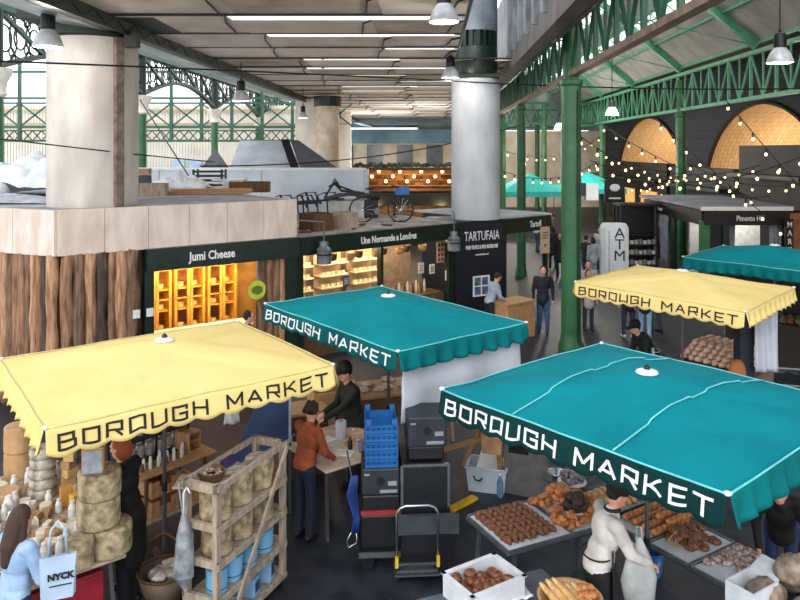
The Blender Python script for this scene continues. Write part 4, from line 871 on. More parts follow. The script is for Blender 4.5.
for i in range(5): wheel(['lowest mottled grey cheese of the five-high stack', 'second mottled grey cheese from the bottom of the five-high stack', 'middle mottled grey cheese of the five-high stack', 'fourth mottled grey cheese of the five-high stack', 'topmost mottled grey cheese of the five-high stack'][i], (q.x+.012*(i % 2), q.y, .86+i*.112), .15-.004*i, .104, barkg, seed=2*i+11)
q = W(19, 474, .88)
for i in range(2): wheel(['lower tan drum cheese at the far left of the table', 'upper tan drum cheese at the far left of the table'][i], (q.x, q.y, .86+i*.31), .165, .3, tanr, seed=21+2*i)
q = W(5, 500, .88); wheel('small tan drum cheese at the left edge of the photo', (q.x, q.y, .86), .16, .12, tanr, seed=31)
def block(label, p, d, rz, m, group=None, name='cheese_block', bv=.008):
    return single(name, MB().bbox((0, 0, d[2]/2), d, bv=bv).jitter(.003, 30, len(label)), m, label, 'cheese', tuple(p), rz, group)
q = W(69, 490, .88)
for i in range(6): block(['tan brick cheese at the bottom of the tall block pile', 'second tan brick of the tall block pile', 'third tan brick of the tall block pile', 'fourth tan brick of the tall block pile', 'fifth tan brick of the tall block pile', 'tan brick crowning the tall block pile'][i], (q.x+.01*(-1)**i, q.y, .86+i*.092), (.17-.012*i, .12, .09), .3+.35*i, tanr if i % 2 else pch)
q = W(66, 503, .88); block('bright yellow-orange cheese block left of the tall block pile foot', (q.x, q.y, .86), (.13, .1, .2), .5, orch)
q = W(77, 506, .88); block('yellow wedge block right of the tall block pile foot', (q.x, q.y, .86), (.14, .1, .16), .9, mat('yellow_cheese', 'e6b54e', .6))
sc = thing('weighing_scale', 'white weighing scale between the block pile and the wheel stack', 'scale', tuple(W(88, 470, .88).to_2d())+(.86,), rz1); MB().bbox((0, 0, .05), (.3, .3, .1)).build('base', white, sc); MB().box((0, 0, .13), (.3, .28, .015)).build('pan', chrome, sc); MB().cyl((0, 0, .1), (0, 0, .13), .02).build('post', steel, sc); MB().box((0, .16, .22), (.22, .03, .14)).build('display', steel, sc)
sets = [('small_cheese', 'small pale cheese piece among the many on the cheese table', 'small loose cheeses on the cheese table', 'ece0c6', 60), ('wrapped_cheese', 'small white-wrapped cheese standing on the cheese table', 'white wrapped cheeses on the cheese table', 'e9e7e3', 50), ('brown_cheese', 'small brown-rinded cheese lying on the cheese table', 'small brown cheeses on the cheese table', 'b58d62', 30)]
occ = [(b0.x, b0.y, .25), (b0.x-.09, b0.y, .22)]+[(W(a, b, .88).x, W(a, b, .88).y, r_) for a, b, r_ in ((42, 494, .18), (19, 474, .19), (69, 490, .13), (66, 503, .1), (77, 506, .1), (88, 470, .22), (77, 566, .15), (5, 500, .18))]
rnd = random.Random(3)
for nm, lb, gp, colr, n in sets:
    protos = []
    for k in range(3):
        mb = MB()
        if nm == 'wrapped_cheese': mb.lathe([(.028, 0), (.032, .01), (.03, .08), (.018, .11), (.02, .13), (.01, .135)], n=10)
        elif k == 0: mb.lathe([(.04, 0), (.046, .01), (.046, .045), (.04, .055)], n=14)
        elif k == 1: mb.bbox((0, 0, .03), (.1, .06, .06), bv=.01)
        else: mb.add([(0, 0, 0), (.12, .03, 0), (.12, -.03, 0), (0, 0, .05), (.12, .03, .05), (.12, -.03, .05)], [(0, 1, 2), (3, 5, 4), (0, 3, 4, 1), (1, 4, 5, 2), (2, 5, 3, 0)])
        protos.append(mb.mesh(nm)); protos[-1].materials.append(mat(nm+'_m', colr, .7, s=20))
    for i in range(n):
        for tr in range(60):
            x = -rnd.uniform(.05, 1.42); y = rnd.uniform(.08, 2.6); p = TF(x, y, .86)
            if all((p.x-a)**2+(p.y-b)**2 > (r_+.05)**2 for a, b, r_ in occ): break
        else: continue
        occ.append((p.x, p.y, .035)); o = bpy.data.objects.new(nm, protos[i % 3]); COL.objects.link(o); o.location = p; o.rotation_euler = (0, 0, rnd.uniform(0, 6)); k_ = rnd.uniform(1.1, 1.7); o.scale = (k_, k_, k_); o['label'] = lb; o['category'] = 'cheese'; o['group'] = gp
# side counter with jar rack
K0 = W(143, 478, .9); K1 = W(213, 451, .9); dK = (K1-K0); dK.z = 0; LK = dK.length; dK.normalize(); nK = Vector((-dK.y, dK.x, 0)); rzK = math.atan2(dK.y, dK.x)
cK = K0+dK*LK/2+nK*.35; cK.z = 0; KF = FR((cK.x, cK.y), rzK)
kt = table('wooden counter with open drawers below, behind the person in black', cK.x, cK.y, rzK, LK+.1, .75, .9, wood, legm=woodd, name='market_counter', cat='counter'); MB().bbox((0, -.05, .34), (LK+.1, .7, .03)).build('lower_board', woodg, kt)
for i, (x, z) in enumerate(((-.2, .6), (-.2, .36), (.22, .36))):
    p = KF(x, -.1, z-.0); t = thing('wooden_tray', ['upper wooden tray with cut-out handle under the jar counter', 'lower wooden tray with cut-out handle under the jar counter', 'lower wooden tray at the right under the jar counter'][i], 'tray', tuple(p), rzK); a = .38
    MB().box((0, .25, .1), (a, .015, .2)).box((-a/2, 0, .1), (.015, .5, .2)).box((a/2, 0, .1), (.015, .5, .2)).box((0, 0, .01), (a, .5, .015)).build('body', wood, t)
    MB().box((0, -.25, .06), (a, .015, .12)).box((-a*.36, -.25, .15), (a*.28, .015, .08)).box((a*.36, -.25, .15), (a*.28, .015, .08)).build('front', wood, t)
rk = thing('jar_rack', 'black metal rack of jars standing on the counter under the yellow lettering', 'rack', tuple(KF(-.1, .15, .9)), rzK)
for z in (.02, .3, .62): MB().box((0, 0, z), (.95, .32, .02)).build('shelf', black, rk)
for a in (-.47, 0, .47):
    for b in (-.15, .15): MB().box((a, b, .32), (.025, .025, .64)).build('post', black, rk)
for i in range(14):
    p = KF(-.1+(-.4+(i % 7)*.13), .15, .9+(.31 if i >= 7 else .03)); t = thing('glass_jar', 'small lidded glass jar on the black rack of the counter', 'jar', tuple(p), group='jars on the black counter rack')
    MB().lathe([(.045, 0), (.052, .01), (.052, .12), (.035, .15)], n=14).build('glass', mat('milky_glass', 'c8ccc6', .15, c2='9a8f80', s=15), t, True); MB().lathe([(.04, .15), (.04, .18)], n=14).build('lid', chrome, t)
t = thing('wooden_crate', 'small wooden display crate at the right end of the jar counter', 'crate', tuple(KF(.33, -.05, .9)), rzK+.2); MB().box((0, 0, .01), (.2, .25, .02)).box((-.1, 0, .12), (.02, .25, .24)).box((.1, 0, .12), (.02, .25, .24)).box((0, .12, .12), (.2, .02, .24)).box((0, 0, .24), (.2, .25, .02)).build('body', wood, t); MB().box((0, 0, .13), (.18, .22, .015)).build('shelf', wood, t)
for i in range(12):
    p = KF(-.42+i*.055, -.2+.06*(i % 2), .9); single('candle_jar', MB().lathe([(.02, 0), (.024, .01), (.02, .07+.03*(i % 3)), (.01, .1+.03*(i % 3))], n=10), white if i % 3 else woodd, 'slim pale bottle on the front edge of the jar counter', 'bottle', tuple(p), group='slim bottles on the jar counter', smooth='auto')
# wheeled shelf trolley
Q0 = W(217, 488, 1.59); Q1 = W(286, 441, 1.59); Q2 = W(188, 477, 1.59)
dl = (Q1-Q0); dl.z = 0; TL = dl.length; dl.normalize(); rzT = math.atan2(dl.y, dl.x); TW = .4
ns = Vector((-dl.y, dl.x, 0)); c_ = Q0+dl*TL/2+ns*TW/2; QF = FR((c_.x, c_.y), rzT)
tro = thing('shelf_trolley', 'pale timber shelving trolley on castors stacked with barked cheeses and blue tins', 'trolley', (c_.x, c_.y, 0), rzT)
for a in (-1, 1):
    for b in (-1, 1):
        MB().box((a*(TL/2-.03), b*(TW/2-.025), .85), (.07, .05, 1.5)).build('post', woodg, tro); w_ = MB().lathe([(.045, -.015), (.045, .015)], c=(a*(TL/2-.06), b*(TW/2-.04), .046), n=14, M=Matrix.Rotation(R(90), 3, 'X')); w_.bar((a*(TL/2-.06), b*(TW/2-.04), .05), (a*(TL/2-.06), b*(TW/2-.04), .11), .03); w_.build('castor', black, tro)
for b in (-1, 1): MB().box((0, b*(TW/2), 1.57), (TL, .03, .06)).build('top_rail', woodg, tro)
for a in (-1, 1): MB().box((a*(TL/2-.02), 0, 1.56), (.05, TW, .08)).build('end_rail', woodg, tro)
SH = (.13, .47, .82, 1.17)
for z in SH:
    MB().box((0, 0, z), (TL-.04, TW-.04, .022)).build('shelf_board', woodg, tro); MB().box((0, -TW/2-.0, z), (TL, .03, .055)).build('shelf_edge', woodg, tro)
    for a in (-1, 1): MB().box((a*(TL/2-.01), 0, z+.02), (.04, TW, .07)).build('shelf_end', woodg, tro)
MB().bar((-TL/2+.12, -TW/2-.03, .12), (TL/2-.02, -TW/2-.03, 1.55), .05, .025, up=(0, 1, 0)).build('diagonal_brace', woodg, tro)
for j, (z, xs_, r_, h_) in enumerate(((SH[3]+.012, (-.4, -.03, .36), .155, .3), (SH[2]+.012, (-.38, -.02, .35), .15, .27))):
    for i, x in enumerate(xs_): wheel('%s bark-wrapped cheese on the %s shelf of the timber trolley' % (('nearest', 'middle', 'farthest')[i], ('top', 'second')[j]), QF(x, -.02, z), r_, h_, bark, seed=40+2*i+j*7)
tin = mat('sky_blue_tin', '7fb8da', .4, c2='6aa6cb', s=2)
for i, x in enumerate((-.43, -.18, .08, .38)):
    p = QF(x, -.06, SH[1]+.012); t = thing('blue_tin', ['nearest', 'second', 'third', 'farthest'][i]+' light blue tin on the third shelf of the timber trolley', 'tin', tuple(p)); r_ = .105
    MB().lathe([(r_*.97, 0), (r_, .01), (r_, .2), (r_*.98, .21)], n=24).build('body', tin, t, 'auto'); MB().lathe([(r_*1.02, .205), (r_*1.03, .21), (r_*1.02, .235), (r_*.9, .24)], n=24).build('lid', tin, t, 'auto'); MB().lathe([(r_*1.01, .05), (r_*1.02, .055), (r_*1.01, .06)], n=24, cap=False).build('band', mat('navy_band', '27456b', .5), t)
for i, x in enumerate((-.3, .12, .4)):
    p = QF(x, -.05, SH[0]+.012); t = thing('blue_carton', ['nearest blue and white carton', 'middle blue carton', 'farthest tall blue carton'][i]+' on the lowest shelf of the timber trolley', 'carton', tuple(p), rzT+.15*i); hh = (.16, .2, .26)[i]
    MB().bbox((0, 0, hh/2), (.26 if i == 0 else .14, .2, hh)).build('body', mat('blue_carton_m', '8fb9d8', .6, c2='7aa6c9'), t); MB().box((.0, -.102, hh*.5), (.1, .006, hh*.5)).build('label_panel', mat('navy_print', '2c4a75', .6), t); MB().box((0, 0, hh+.002), (.18 if i == 0 else .1, .14, .004)).build('top_panel', white, t)
# basket and purple packet on the trolley's top end
p = QF(-.42, .06, 1.488); t = thing('wicker_basket', 'shallow wicker basket of oddments on the near end of the trolley top', 'basket', tuple(QF(-.3, .1, 1.483)));
MB().lathe([(.08, 0), (.11, .02), (.14, .1), (.13, .1), (.1, .03), (.01, .02)], n=22, cap=False).jitter(.005, 30).build('weave', woodd, t, 'auto', solid=.006)
q = MB()
for i in range(8): q.ell((.08*math.cos(i*2.4), .08*math.sin(i*2.4), .07), (.035, .03, .025), 7)
q.build('oddments', mat('mixed_oddments', 'b9a18c', .8, c2='5c4a40', s=30), t, 'auto')
MB().box((-.1, 0, -.012), (.5, .3, .02)).build('top_tray', woodg, t)
t = thing('purple_packet', 'dark purple packet lying at the back corner of the trolley top', 'packet', tuple(QF(.05, .17, 1.483)), rzT); MB().bbox((0, 0, .04), (.2, .1, .08)).build('wrapper', mat('purple_wrap', '3b2f63', .5), t); MB().box((0, 0, -.01), (.24, .16, .018)).build('card_tray', woodg, t)
# umbrella hanging at the trolley end
p = QF(-TL/2-.09, .12, 0); t = thing('folded_umbrella', 'folded grey umbrella hanging by its strap from the near end of the trolley', 'umbrella', (p.x, p.y, .62))
MB().tube([(0, 0, 0), (0, 0, .12), (.01, .02, .5), (0, 0, .7)], [.02, .1, .075, .02], 12).jitter(.02, 14, 3).build('canopy', mat('grey_umbrella', 'a3a7ac', .6, c2='5f6469', s=8), t, 'auto')
MB().tube([(0, 0, .68), (0, 0, .9), (.03, 0, .96), (.06, 0, .9)], .01, 8).build('handle', white, t, True); MB().tube([(0, 0, -.08), (0, 0, .04)], .006, 6).build('ferrule', chrome, t); MB().tube([(.0, 0, .62), (-.05, .0, 1.0), (.04, 0, 1.02), (.0, 0, .62)], .008, 5).build('strap', mat('grey_umbrella', 'b9bcc0'), t)
# basket on the floor by the pole
p = W(162, 590, .1); t = thing('floor_basket', 'round wire-rimmed basket of crumpled cloths on the ground by the left pole', 'basket', (p.x+.02, p.y, 0))
MB().tube([(.27*math.cos(a*math.pi/12), .27*math.sin(a*math.pi/12), .32) for a in range(24)], .016, 6, True).build('rim', woodd, t, True)
MB().lathe([(.17, .01), (.24, .2), (.265, .31)], n=24, cap=False).build('side', mat('cane', '7b6a58', .8), t, 'auto', solid=.008); MB().lathe([(.02, .012), (.17, .012)], n=24).build('bottom', woodd, t)
q = MB()
for i in range(14): q.ell((.13*math.cos(i*2.4)*(i % 3)/2, .13*math.sin(i*2.4)*(i % 3)/2, .22+.05*(i % 3)), (.09, .08, .06), 8)
q.jitter(.04, 9); q.build('crumpled_cloths', mat('crumpled_cloth', 'cfc6bd', .8, c2='8a8078', s=12), t, 'auto')
MB().tube([(-.27, 0, .32), (-.2, 0, .6), (0, 0, .72), (.2, 0, .6), (.27, 0, .32)], .014, 6).build('handle', woodd, t, True)
# blue sheet screen
bsn = thing('blue_tarpaulin_screen', 'slanting slate-blue tarpaulin screen between the yellow canopy and the trolley', 'screen', tuple(W(262, 470, 0.3).to_2d())+(0,))
P1, P2, P3, P4 = D(226, 472, 9.3), D(290, 440, 9.7), D(290, 384, 9.75), D(266, 384, 9.6)
o_ = bsn.location
MB().add([P1-o_, P2-o_, P3-o_, P4-o_], [(0, 1, 2, 3)]).build('sheet', mat('slate_blue_tarp', '3a4f7c', .6, c2='2e4168', s=3), bsn, solid=.01)
MB().bar(P1-o_, P2-o_, .05).bar(P2-o_, P3-o_, .03).build('pale_rail', mat('pale_rail_m', 'b9c6d6', .5), bsn)
for q in (P1, P2): MB().bar(q-o_, (q.x-o_.x, q.y-o_.y, 0), .03).build('leg', steel, bsn)
hc = MB().grid(lambda u, v: ((u-.5)*.2*(.5+.5*(1-v))+.0, .03*math.sin(u*9+v*3), -.35*(1-v)), 12, 8); p = D(232, 396, 9.3); single('hanging_cloth', hc, wt, 'white cloth hanging beneath the yellow lettering left of the blue screen', 'cloth', tuple(p), .4, smooth=True, solid=.01)
# ---------------------------------------------------------------- middle stall
mu = ct1[2].normalized(); rzM = math.atan2(mu.y, mu.x)
MF = FR((-.82, 9.75), rzM); table('cluttered pale-topped work table between the woman in orange and the man in black', -.82, 9.75, rzM, 1.25, 1.15, .9, mat('pale_board', 'cfb8a2', .7, c2='b39a84', s=6), legm=steel)
t = thing('paper_roll', 'upright grey-white paper roll on the cluttered work table', 'roll', tuple(W(341, 438, .9).to_2d())+(.9,)); MB().lathe([(.07, 0), (.075, .01), (.075, .22), (.07, .23)], n=24).build('paper', mat('roll_paper', 'c9c6d2', .8), t, 'auto'); MB().lathe([(.02, .225), (.02, .235)], n=12).build('core', woodd, t)
t = thing('dark_bottle', 'small dark bottle on the near corner of the cluttered work table', 'bottle', tuple(W(350, 449, .9).to_2d())+(.9,)); MB().lathe([(.03, 0), (.032, .01), (.032, .1), (.015, .13)], n=14).build('glass', black, t, 'auto'); MB().lathe([(.017, .13), (.017, .16)], n=10).build('cap', mat('red_cap', '6d2030', .5), t)
t = thing('purple_cup', 'violet cup at the right edge of the cluttered work table', 'cup', tuple(W(361, 452, .9).to_2d())+(.9,)); MB().lathe([(.03, 0), (.04, .14), (.036, .14), (.027, .01)], n=16, cap=False).build('cup', mat('violet', '8a86b8', .5), t, 'auto', solid=.003)
items = [(.1, .2, .3, .2, .02, 'c59a6b', 'wooden board under the paper roll end of the cluttered work table', 'board', .2), (-.25, .35, .35, .22, .02, 'd8b48e', 'tan wooden board by the man in black on the work table', 'board', .5), (-.2, -.1, .3, .2, .012, 'ded9d2', 'white sheet on the work table beside the woman in orange', 'sheet', .8), (.3, -.1, .25, .18, .012, 'e6e0d8', 'pale sheet near the dark bottle on the work table', 'sheet', -.3), (.0, -.35, .25, .15, .05, '5c4a40', 'dark brown flat box nearest on the work table', 'box', .1), (.28, .38, .18, .14, .08, 'a8825c', 'brown little box at the far right of the work table', 'box', .9), (-.45, -.35, .16, .12, .07, '33302f', 'black little box by the woman in orange', 'box', .2)]
for i, (x, y, a, b, h_, c, lb, ct_, rr) in enumerate(items): single(ct_ if ct_ != 'sheet' else 'paper_sheet', MB().bbox((0, 0, h_/2), (a, b, h_), bv=.004), mat('item_'+c, c, .7), lb, ct_, tuple(MF(x, y, .9)), rr)
rnd = random.Random(5)
for i in range(16):
    x, y = rnd.uniform(-.5, .5), rnd.uniform(-.48, .48)
    single('cutting', MB().ell((0, 0, .015), (.035, .025, .015), 8), mat('scrap_m', 'e2d3c2', .7, c2='b0907a', s=30), 'small pale scrap strewn over the cluttered work table', 'scrap', tuple(MF(x, y, .92 if abs(x) < .3 and abs(y) < .4 else .9)), i, 'scraps on the work table', True)
c4 = (-.15, 12.1); rz4 = R(20); F4 = FR(c4, rz4)
t = table('long brown counter behind the man in black under the middle teal canopy', c4[0], c4[1], rz4, 2.1, .8, .92, mat('brown_top', 'b98a64', .6, c2='9c7150', s=3), th=.05, legm=wood, name='market_counter', cat='counter'); MB().box((0, -.36, .7), (2.0, .03, .3)).build('front_board', woodd, t)
rnd = random.Random(8)
for i in range(12): single('wrapped_bundle', MB().ell((0, 0, .035), (.13, .08, .04), 10).jitter(.03, 9, i), mat('pale_wrap', 'dccabb', .7, c2='a98f7c', s=8), 'pale wrapped bundle laid on the long brown counter', 'bundle', tuple(F4(-.8+.14*i, rnd.uniform(-.2, .25), .92)), i, 'bundles on the long brown counter', 'auto')
wooden_box(-1.15, 11.55, .75, (.5, .4, .3), 'light wooden crate stacked left of the man in black', rz=.4, m=wood); bs_ = thing('drawer_unit', 'dark wooden drawer unit beneath the right end of the yellow lettering', 'drawers', (-1.5, 11.0, 0), .4); MB().bbox((0, 0, .45), (.75, .5, .9)).build('body', woodd, bs_)
for z in (.3, .6, .8): dd = MB().box((0, -.26, z), (.65, .03, .16)).build('drawer', woodd, bs_); MB().ell((0, -.29, z), .02, 8).build('knob', chrome, dd)
MB().box((0, 0, .93), (.8, .55, .04)).build('top', wood, bs_); b2 = thing('crate_stand', 'plain timber stand under the light wooden crate', 'stand', (-1.15, 11.55, 0), .4); MB().box((0, 0, .73), (.52, .42, .035)).build('top', woodd, b2)
for a in (-1, 1):
    for b in (-1, 1): MB().box((a*.22, b*.17, .355), (.05, .05, .71)).build('leg', woodd, b2)
# white side sheet of the middle canopy
u_, v_, cc = ct1[2], ct1[3], ct1[1]
B_ = cc+u_-v_; C_ = cc+u_+v_
def shpt(a, b):
    p = B_.lerp(C_, .04+.93*a)-u_.normalized()*.06; zt = 2.34; zb = 1.50-.28*a; z = zb+(zt-zb)*b
    k = .05*math.sin(a*14+b*2)*(1-b*.6)+.05*mnoise.noise(Vector((a*4, b*3, 1))); return Vector((p.x, p.y, z))+u_.normalized()*k
single('white_side_sheet', MB().grid(shpt, 60, 24), mat('white_nylon', 'dfe3ea', .6, c2='c9cfda', s=2, tl=.3), 'creased white sheet hanging from the right side of the middle teal canopy', 'sheet', smooth=True, solid=.008)
# ---------------------------------------------------------------- cart with crates
CF = FR((.03, 8.75), R(4)); rzC = R(4)
cartm = mat('case_grey', '2b3137', .5, c2='20252a', s=4); cased = mat('case_dark', '12161b', .5, c2='0d1013', s=4)
ct_ = thing('platform_trolley', 'low platform trolley carrying the black cases and blue crates', 'trolley', (.03, 8.75, 0), rzC)
MB().bbox((0, 0, .2), (1.05, .75, .05)).build('platform', cased, ct_); MB().box((0, -.38, .2), (1.05, .02, .06)).build('edge_strip', steel, ct_)
for a in (-1, 1):
    for b in (-1, 1): w_ = MB().lathe([(.07, -.02), (.07, .02)], c=(a*.42, b*.28, .071), n=16, M=Matrix.Rotation(R(90), 3, 'X')); w_.bar((a*.42, b*.28, .07), (a*.42, b*.28, .18), .04); w_.build('castor', black, ct_)
def case(label, x, y, z, d, m, handle=True, lab=True, edge=False):
    p = CF(x, y, z); t = thing('equipment_case', label, 'case', tuple(p), rzC); MB().bbox((0, 0, d[2]/2), d, bv=.015).build('shell', m, t)
    if handle: MB().lathe([(.045, 0), (.045, .012)], c=(.0, -d[1]/2-.0, d[2]*.55), n=16, M=Matrix.Rotation(R(90), 3, 'X')).build('hand_hole', black, t)
    if lab:
        for (lx, lz, lw, lh_) in ((-.36, .8, .06, .02), (.3, .45, .1, .05), (.2, .15, .2, .035)): MB().box((d[0]*lx, -d[1]/2-.004, d[2]*lz), (lw, .006, lh_)).build('printed_label', mat('grey_print', '8d959b', .6), t)
    if edge:
        for a in (-1, 1): MB().box((a*d[0]/2, -d[1]/2, d[2]/2), (.03, .03, d[2])).build('metal_edge', chrome, t)
        MB().box((0, -d[1]/2, d[2]), (d[0], .03, .03)).build('metal_rim', chrome, t)
    return t
case('large black flight case with metal edges at the right of the platform trolley', .24, 0, .225, (.54, .62, .95), cased, False, False, True)
case('black slatted box between the flight case and the grey case above it', .26, .02, 1.2, (.42, .5, .15), black, False, False)
case('upper grey equipment case with round hand hole under the white sheet', .27, .02, 1.352, (.46, .52, .34), cartm)
case('black low box at the bottom left of the platform trolley', -.27, 0, .225, (.46, .6, .38), black, False, False)
t = case('black box with red rim in the left stack of the platform trolley', -.27, 0, .607, (.44, .58, .22), black, False, False); MB().box((0, -.29, .03), (.46, .03, .05)).build('red_rim', mat('red_plastic', 'a32a30', .5), t)
case('lower grey equipment case with round hand hole beneath the blue crates', -.27, 0, .83, (.44, .56, .3), cartm)
lb_ = MB(); 
t = thing('case_label', 'upright white label stuck on the large black flight case', 'label', tuple(CF(.36, -.318, .85)), rzC) if 0 else None
blu = mat('blue_plastic', '1d63a8', .45, c2='185692', s=3)
for i in range(5):
    p = CF(-.26, 0, 1.133+i*.098); t = thing('blue_crate', ['lowest', 'second lowest', 'middle', 'second highest', 'topmost open'][i]+' blue plastic crate of the stack on the platform trolley', 'crate', tuple(p), rzC); a, b, h_ = .36, .5, .095
    q = MB().box((0, 0, .006), (a, b, .012))
    for s_ in (-1, 1):
        q.box((0, s_*b/2, h_*.25), (a, .014, h_*.3)); q.box((0, s_*b/2, h_*.9), (a, .02, h_*.2)); q.box((s_*a/2, 0, h_*.25), (.014, b, h_*.3)); q.box((s_*a/2, 0, h_*.9), (.02, b, h_*.2))
        for k in range(7): q.box((-a/2+a*k/6, s_*b/2, h_/2), (.02, .012, h_)); q.box((s_*a/2, -b/2+b*k/6, h_/2), (.012, .02, h_))
    q.box((0, b/2-.03, h_*.45), (a-.03, .008, h_*.8)).box((0, -b/2+.03, h_*.45), (a-.03, .008, h_*.8)).box((a/2-.03, 0, h_*.45), (.008, b-.03, h_*.8)).box((-a/2+.03, 0, h_*.45), (.008, b-.03, h_*.8))
    q.build('body', blu, t)
    if i == 4:
        for s_ in (-1, 1):
            for s2 in (-1, 1): MB().box((s_*(a/2-.03), s2*b/2, h_+.03), (.06, .02, .08)).build('corner_lug', blu, t)
# hand truck in front
hx = CF(.12, -.62, 0); ht = thing('hand_truck', 'chrome hoop-handled hand truck standing before the platform trolley', 'hand truck', tuple(hx), rzC); a = .23
MB().tube([(-a, 0, .12), (-a, 0, .78), (-a+.04, 0, .84), (-a+.1, 0, .86), (a-.1, 0, .86), (a-.04, 0, .84), (a, 0, .78), (a, 0, .12)], .016, 10).build('hoop_handle', chrome, ht, True)
MB().bar((-a, 0, .14), (a, 0, .14), .03).bar((-a, 0, .22), (a, 0, .22), .02).build('crossbar', chrome, ht); MB().box((0, .12, .1), (.5, .3, .02)).build('toe_plate', steel, ht)
for s_ in (-1, 1):
    MB().box((s_*a, -.01, .25), (.035, .04, .12)).build('yellow_clip', mat('yellow_plastic', 'd9c22f', .5), ht); MB().lathe([(.06, -.02), (.06, .02)], c=(s_*.2, .1, .06), n=16, M=Matrix.Rotation(R(90), 3, 'Y')).build('wheel', black, ht)
t = thing('grey_board', 'grey flat boards lying across the front of the platform trolley', 'board', tuple(CF(.22, -.42, .0)), rzC); MB().box((.03, 0, .55), (.72, .05, .22)).build('board', mat('grey_board_m', '3f464c', .6, c2='33393e'), t); MB().box((.03, 0, .22), (.6, .05, .45)).build('support', black, t)
t = thing('blue_straps', 'bundle of dark blue straps hanging left of the platform trolley', 'straps', tuple(CF(-.6, -.1, 0)), rzC); q = MB()
for i in range(6): q.tube([(.0+.012*i, 0, .98), (-.05+.02*i, .02*i, .75), (.03+.01*i, -.03, .5), (.0+.015*i, 0, .32)], .016, 6)
q.build('strap', mat('navy_strap', '23408c', .6, c2='1b3370'), t, True); MB().tube([(0, 0, .34), (-.06, 0, .22), (-.04, 0, .14), (.06, 0, .2), (.05, 0, .34)], .01, 6).build('loop', chrome, t, True); MB().tube([(-.06, 0, 1.28), (0, 0, .96)], .012, 6).build('hook_pole', chrome, t)
# ---------------------------------------------------------------- timber trestle with boards, tub, panel
tz = thing('timber_trestle', 'rough brown timber trestle with slanting braces right of the black cases', 'trestle', (.98, 10.6, 0), R(-25))
for (a, b) in (((-.45, 0, .0), (-.4, 0, .98)), ((.5, 0, 0), (.45, 0, .95)), ((-.42, 0, .4), (.4, 0, .75)), ((-.4, 0, .75), (-.75, 0, .35)), ((-.1, .1, .2), (.2, .1, .9))): MB().bar(a, b, .07, .06).build('timber', wood, tz)
MB().box((0, 0, .98), (1.15, .5, .03)).build('top_board', woodd, tz)
ws = MB().grid(lambda u, v: (-.55+1.15*u, -.3+.3*v, .06*abs(math.sin(u*7))), 30, 4); single('scalloped_cover', ws, mat('tan_paper', 'c9a27c', .8, c2='b08a66'), 'wavy tan paper cover lying on the timber trestle', 'cover', (.98, 10.5, 1.0), R(-25), smooth=True, solid=.008)
for i, (x, y) in enumerate(((-.4, -.3), (.15, -.35), (.5, -.33))):
    p = FR((.98, 10.55), R(-25))(x, y, 1.03 if 0 else 1.065); single('white_scallop', MB().grid(lambda u, v: (-.1+.2*u, .1*v-.05, .045*math.sin(math.pi*u)), 10, 3), white, ['left', 'middle', 'right'][i]+' white folded cloth on the front edge of the timber trestle', 'cloth', tuple(p), R(-25), smooth=True, solid=.008)
pb = thing('paper_bag', 'brown paper bag hanging in front of the timber trestle above the plastic tub', 'bag', (1.27, 10.15, .62), R(-20)); MB().grid(lambda u, v: (0, 0, 0), 1, 1) if 0 else None
MB().add([(-.13, -.05, 0), (.13, -.05, 0), (.13, .05, 0), (-.13, .05, 0), (-.16, -.02, .36), (.15, -.03, .33), (.15, .02, .34), (-.16, .03, .37)], [(3, 2, 1, 0), (0, 1, 5, 4), (1, 2, 6, 5), (2, 3, 7, 6), (3, 0, 4, 7)]).build('paper', mat('kraft_paper', 'b98d66', .8, c2='9c7452', s=8), pb, solid=.005); MB().tube([(-.08, 0, .35), (0, -.0, .43), (.08, 0, .34)], .008, 5).build('handle', woodd, pb)
tb = thing('plastic_tub', 'translucent white plastic tub holding a white sheet on the ground', 'tub', tuple(W(488, 487, 0).to_2d())+(0,), R(-15)); a, b, h_ = .56, .42, .34
tubm = mat('milky_plastic', 'd3dbe6', .4, c2='b9c4d4', s=2)
MB().add([(-a*.44, -b*.44, 0), (a*.44, -b*.44, 0), (a*.44, b*.44, 0), (-a*.44, b*.44, 0), (-a/2, -b/2, h_), (a/2, -b/2, h_), (a/2, b/2, h_), (-a/2, b/2, h_)], [(3, 2, 1, 0), (0, 1, 5, 4), (1, 2, 6, 5), (2, 3, 7, 6), (3, 0, 4, 7)]).build('body', tubm, tb, solid=.008)
q = MB()
for s_ in (-1, 1): q.box((0, s_*b/2, h_), (a+.04, .03, .02)); q.box((s_*a/2, 0, h_), (.03, b+.04, .02))
q.build('rim', tubm, tb); MB().tube([(-.17, -b/2-.01, .24), (-.15, -b/2-.03, .19), (-.08, -b/2-.03, .18), (-.05, -b/2-.01, .22)], .012, 6).build('handle', black, tb, True)
single('white_sheet', MB().box((0, 0, 0), (.36, .012, .42), M=Matrix.Rotation(R(-38), 3, 'X') @ Matrix.Rotation(R(20), 3, 'Y')), white, 'stiff white sheet leaning out of the plastic tub', 'sheet', tuple(W(488, 487, 0).to_2d()+Vector((.02, -.03)))+(.28,))
MBj = thing('clear_bottle', 'clear blue-tinted water bottle beside the plastic tub', 'bottle', tuple(W(500, 497, 0).to_2d())+(0,)); MB().lathe([(.04, 0), (.045, .02), (.045, .2), (.018, .27), (.018, .3)], n=16).build('body', mat('clear_blue', '9db9d8', .1, c2='7c9cc0', tr=.5), MBj, True); MB().lathe([(.02, .3), (.02, .325)], n=12).build('cap', white, MBj)
gp = thing('display_board', 'upright grey-brown panel with dark window leaning behind the lettering', 'panel', (1.75, 10.2, 0), R(-22)); MB().box((0, 0, .5), (.62, .04, 1.0)).build('board', mat('greige_panel', '6d6a6a', .7, c2='595656'), gp); MB().box((-.1, -.025, .72), (.28, .01, .28)).build('dark_opening', black, gp)
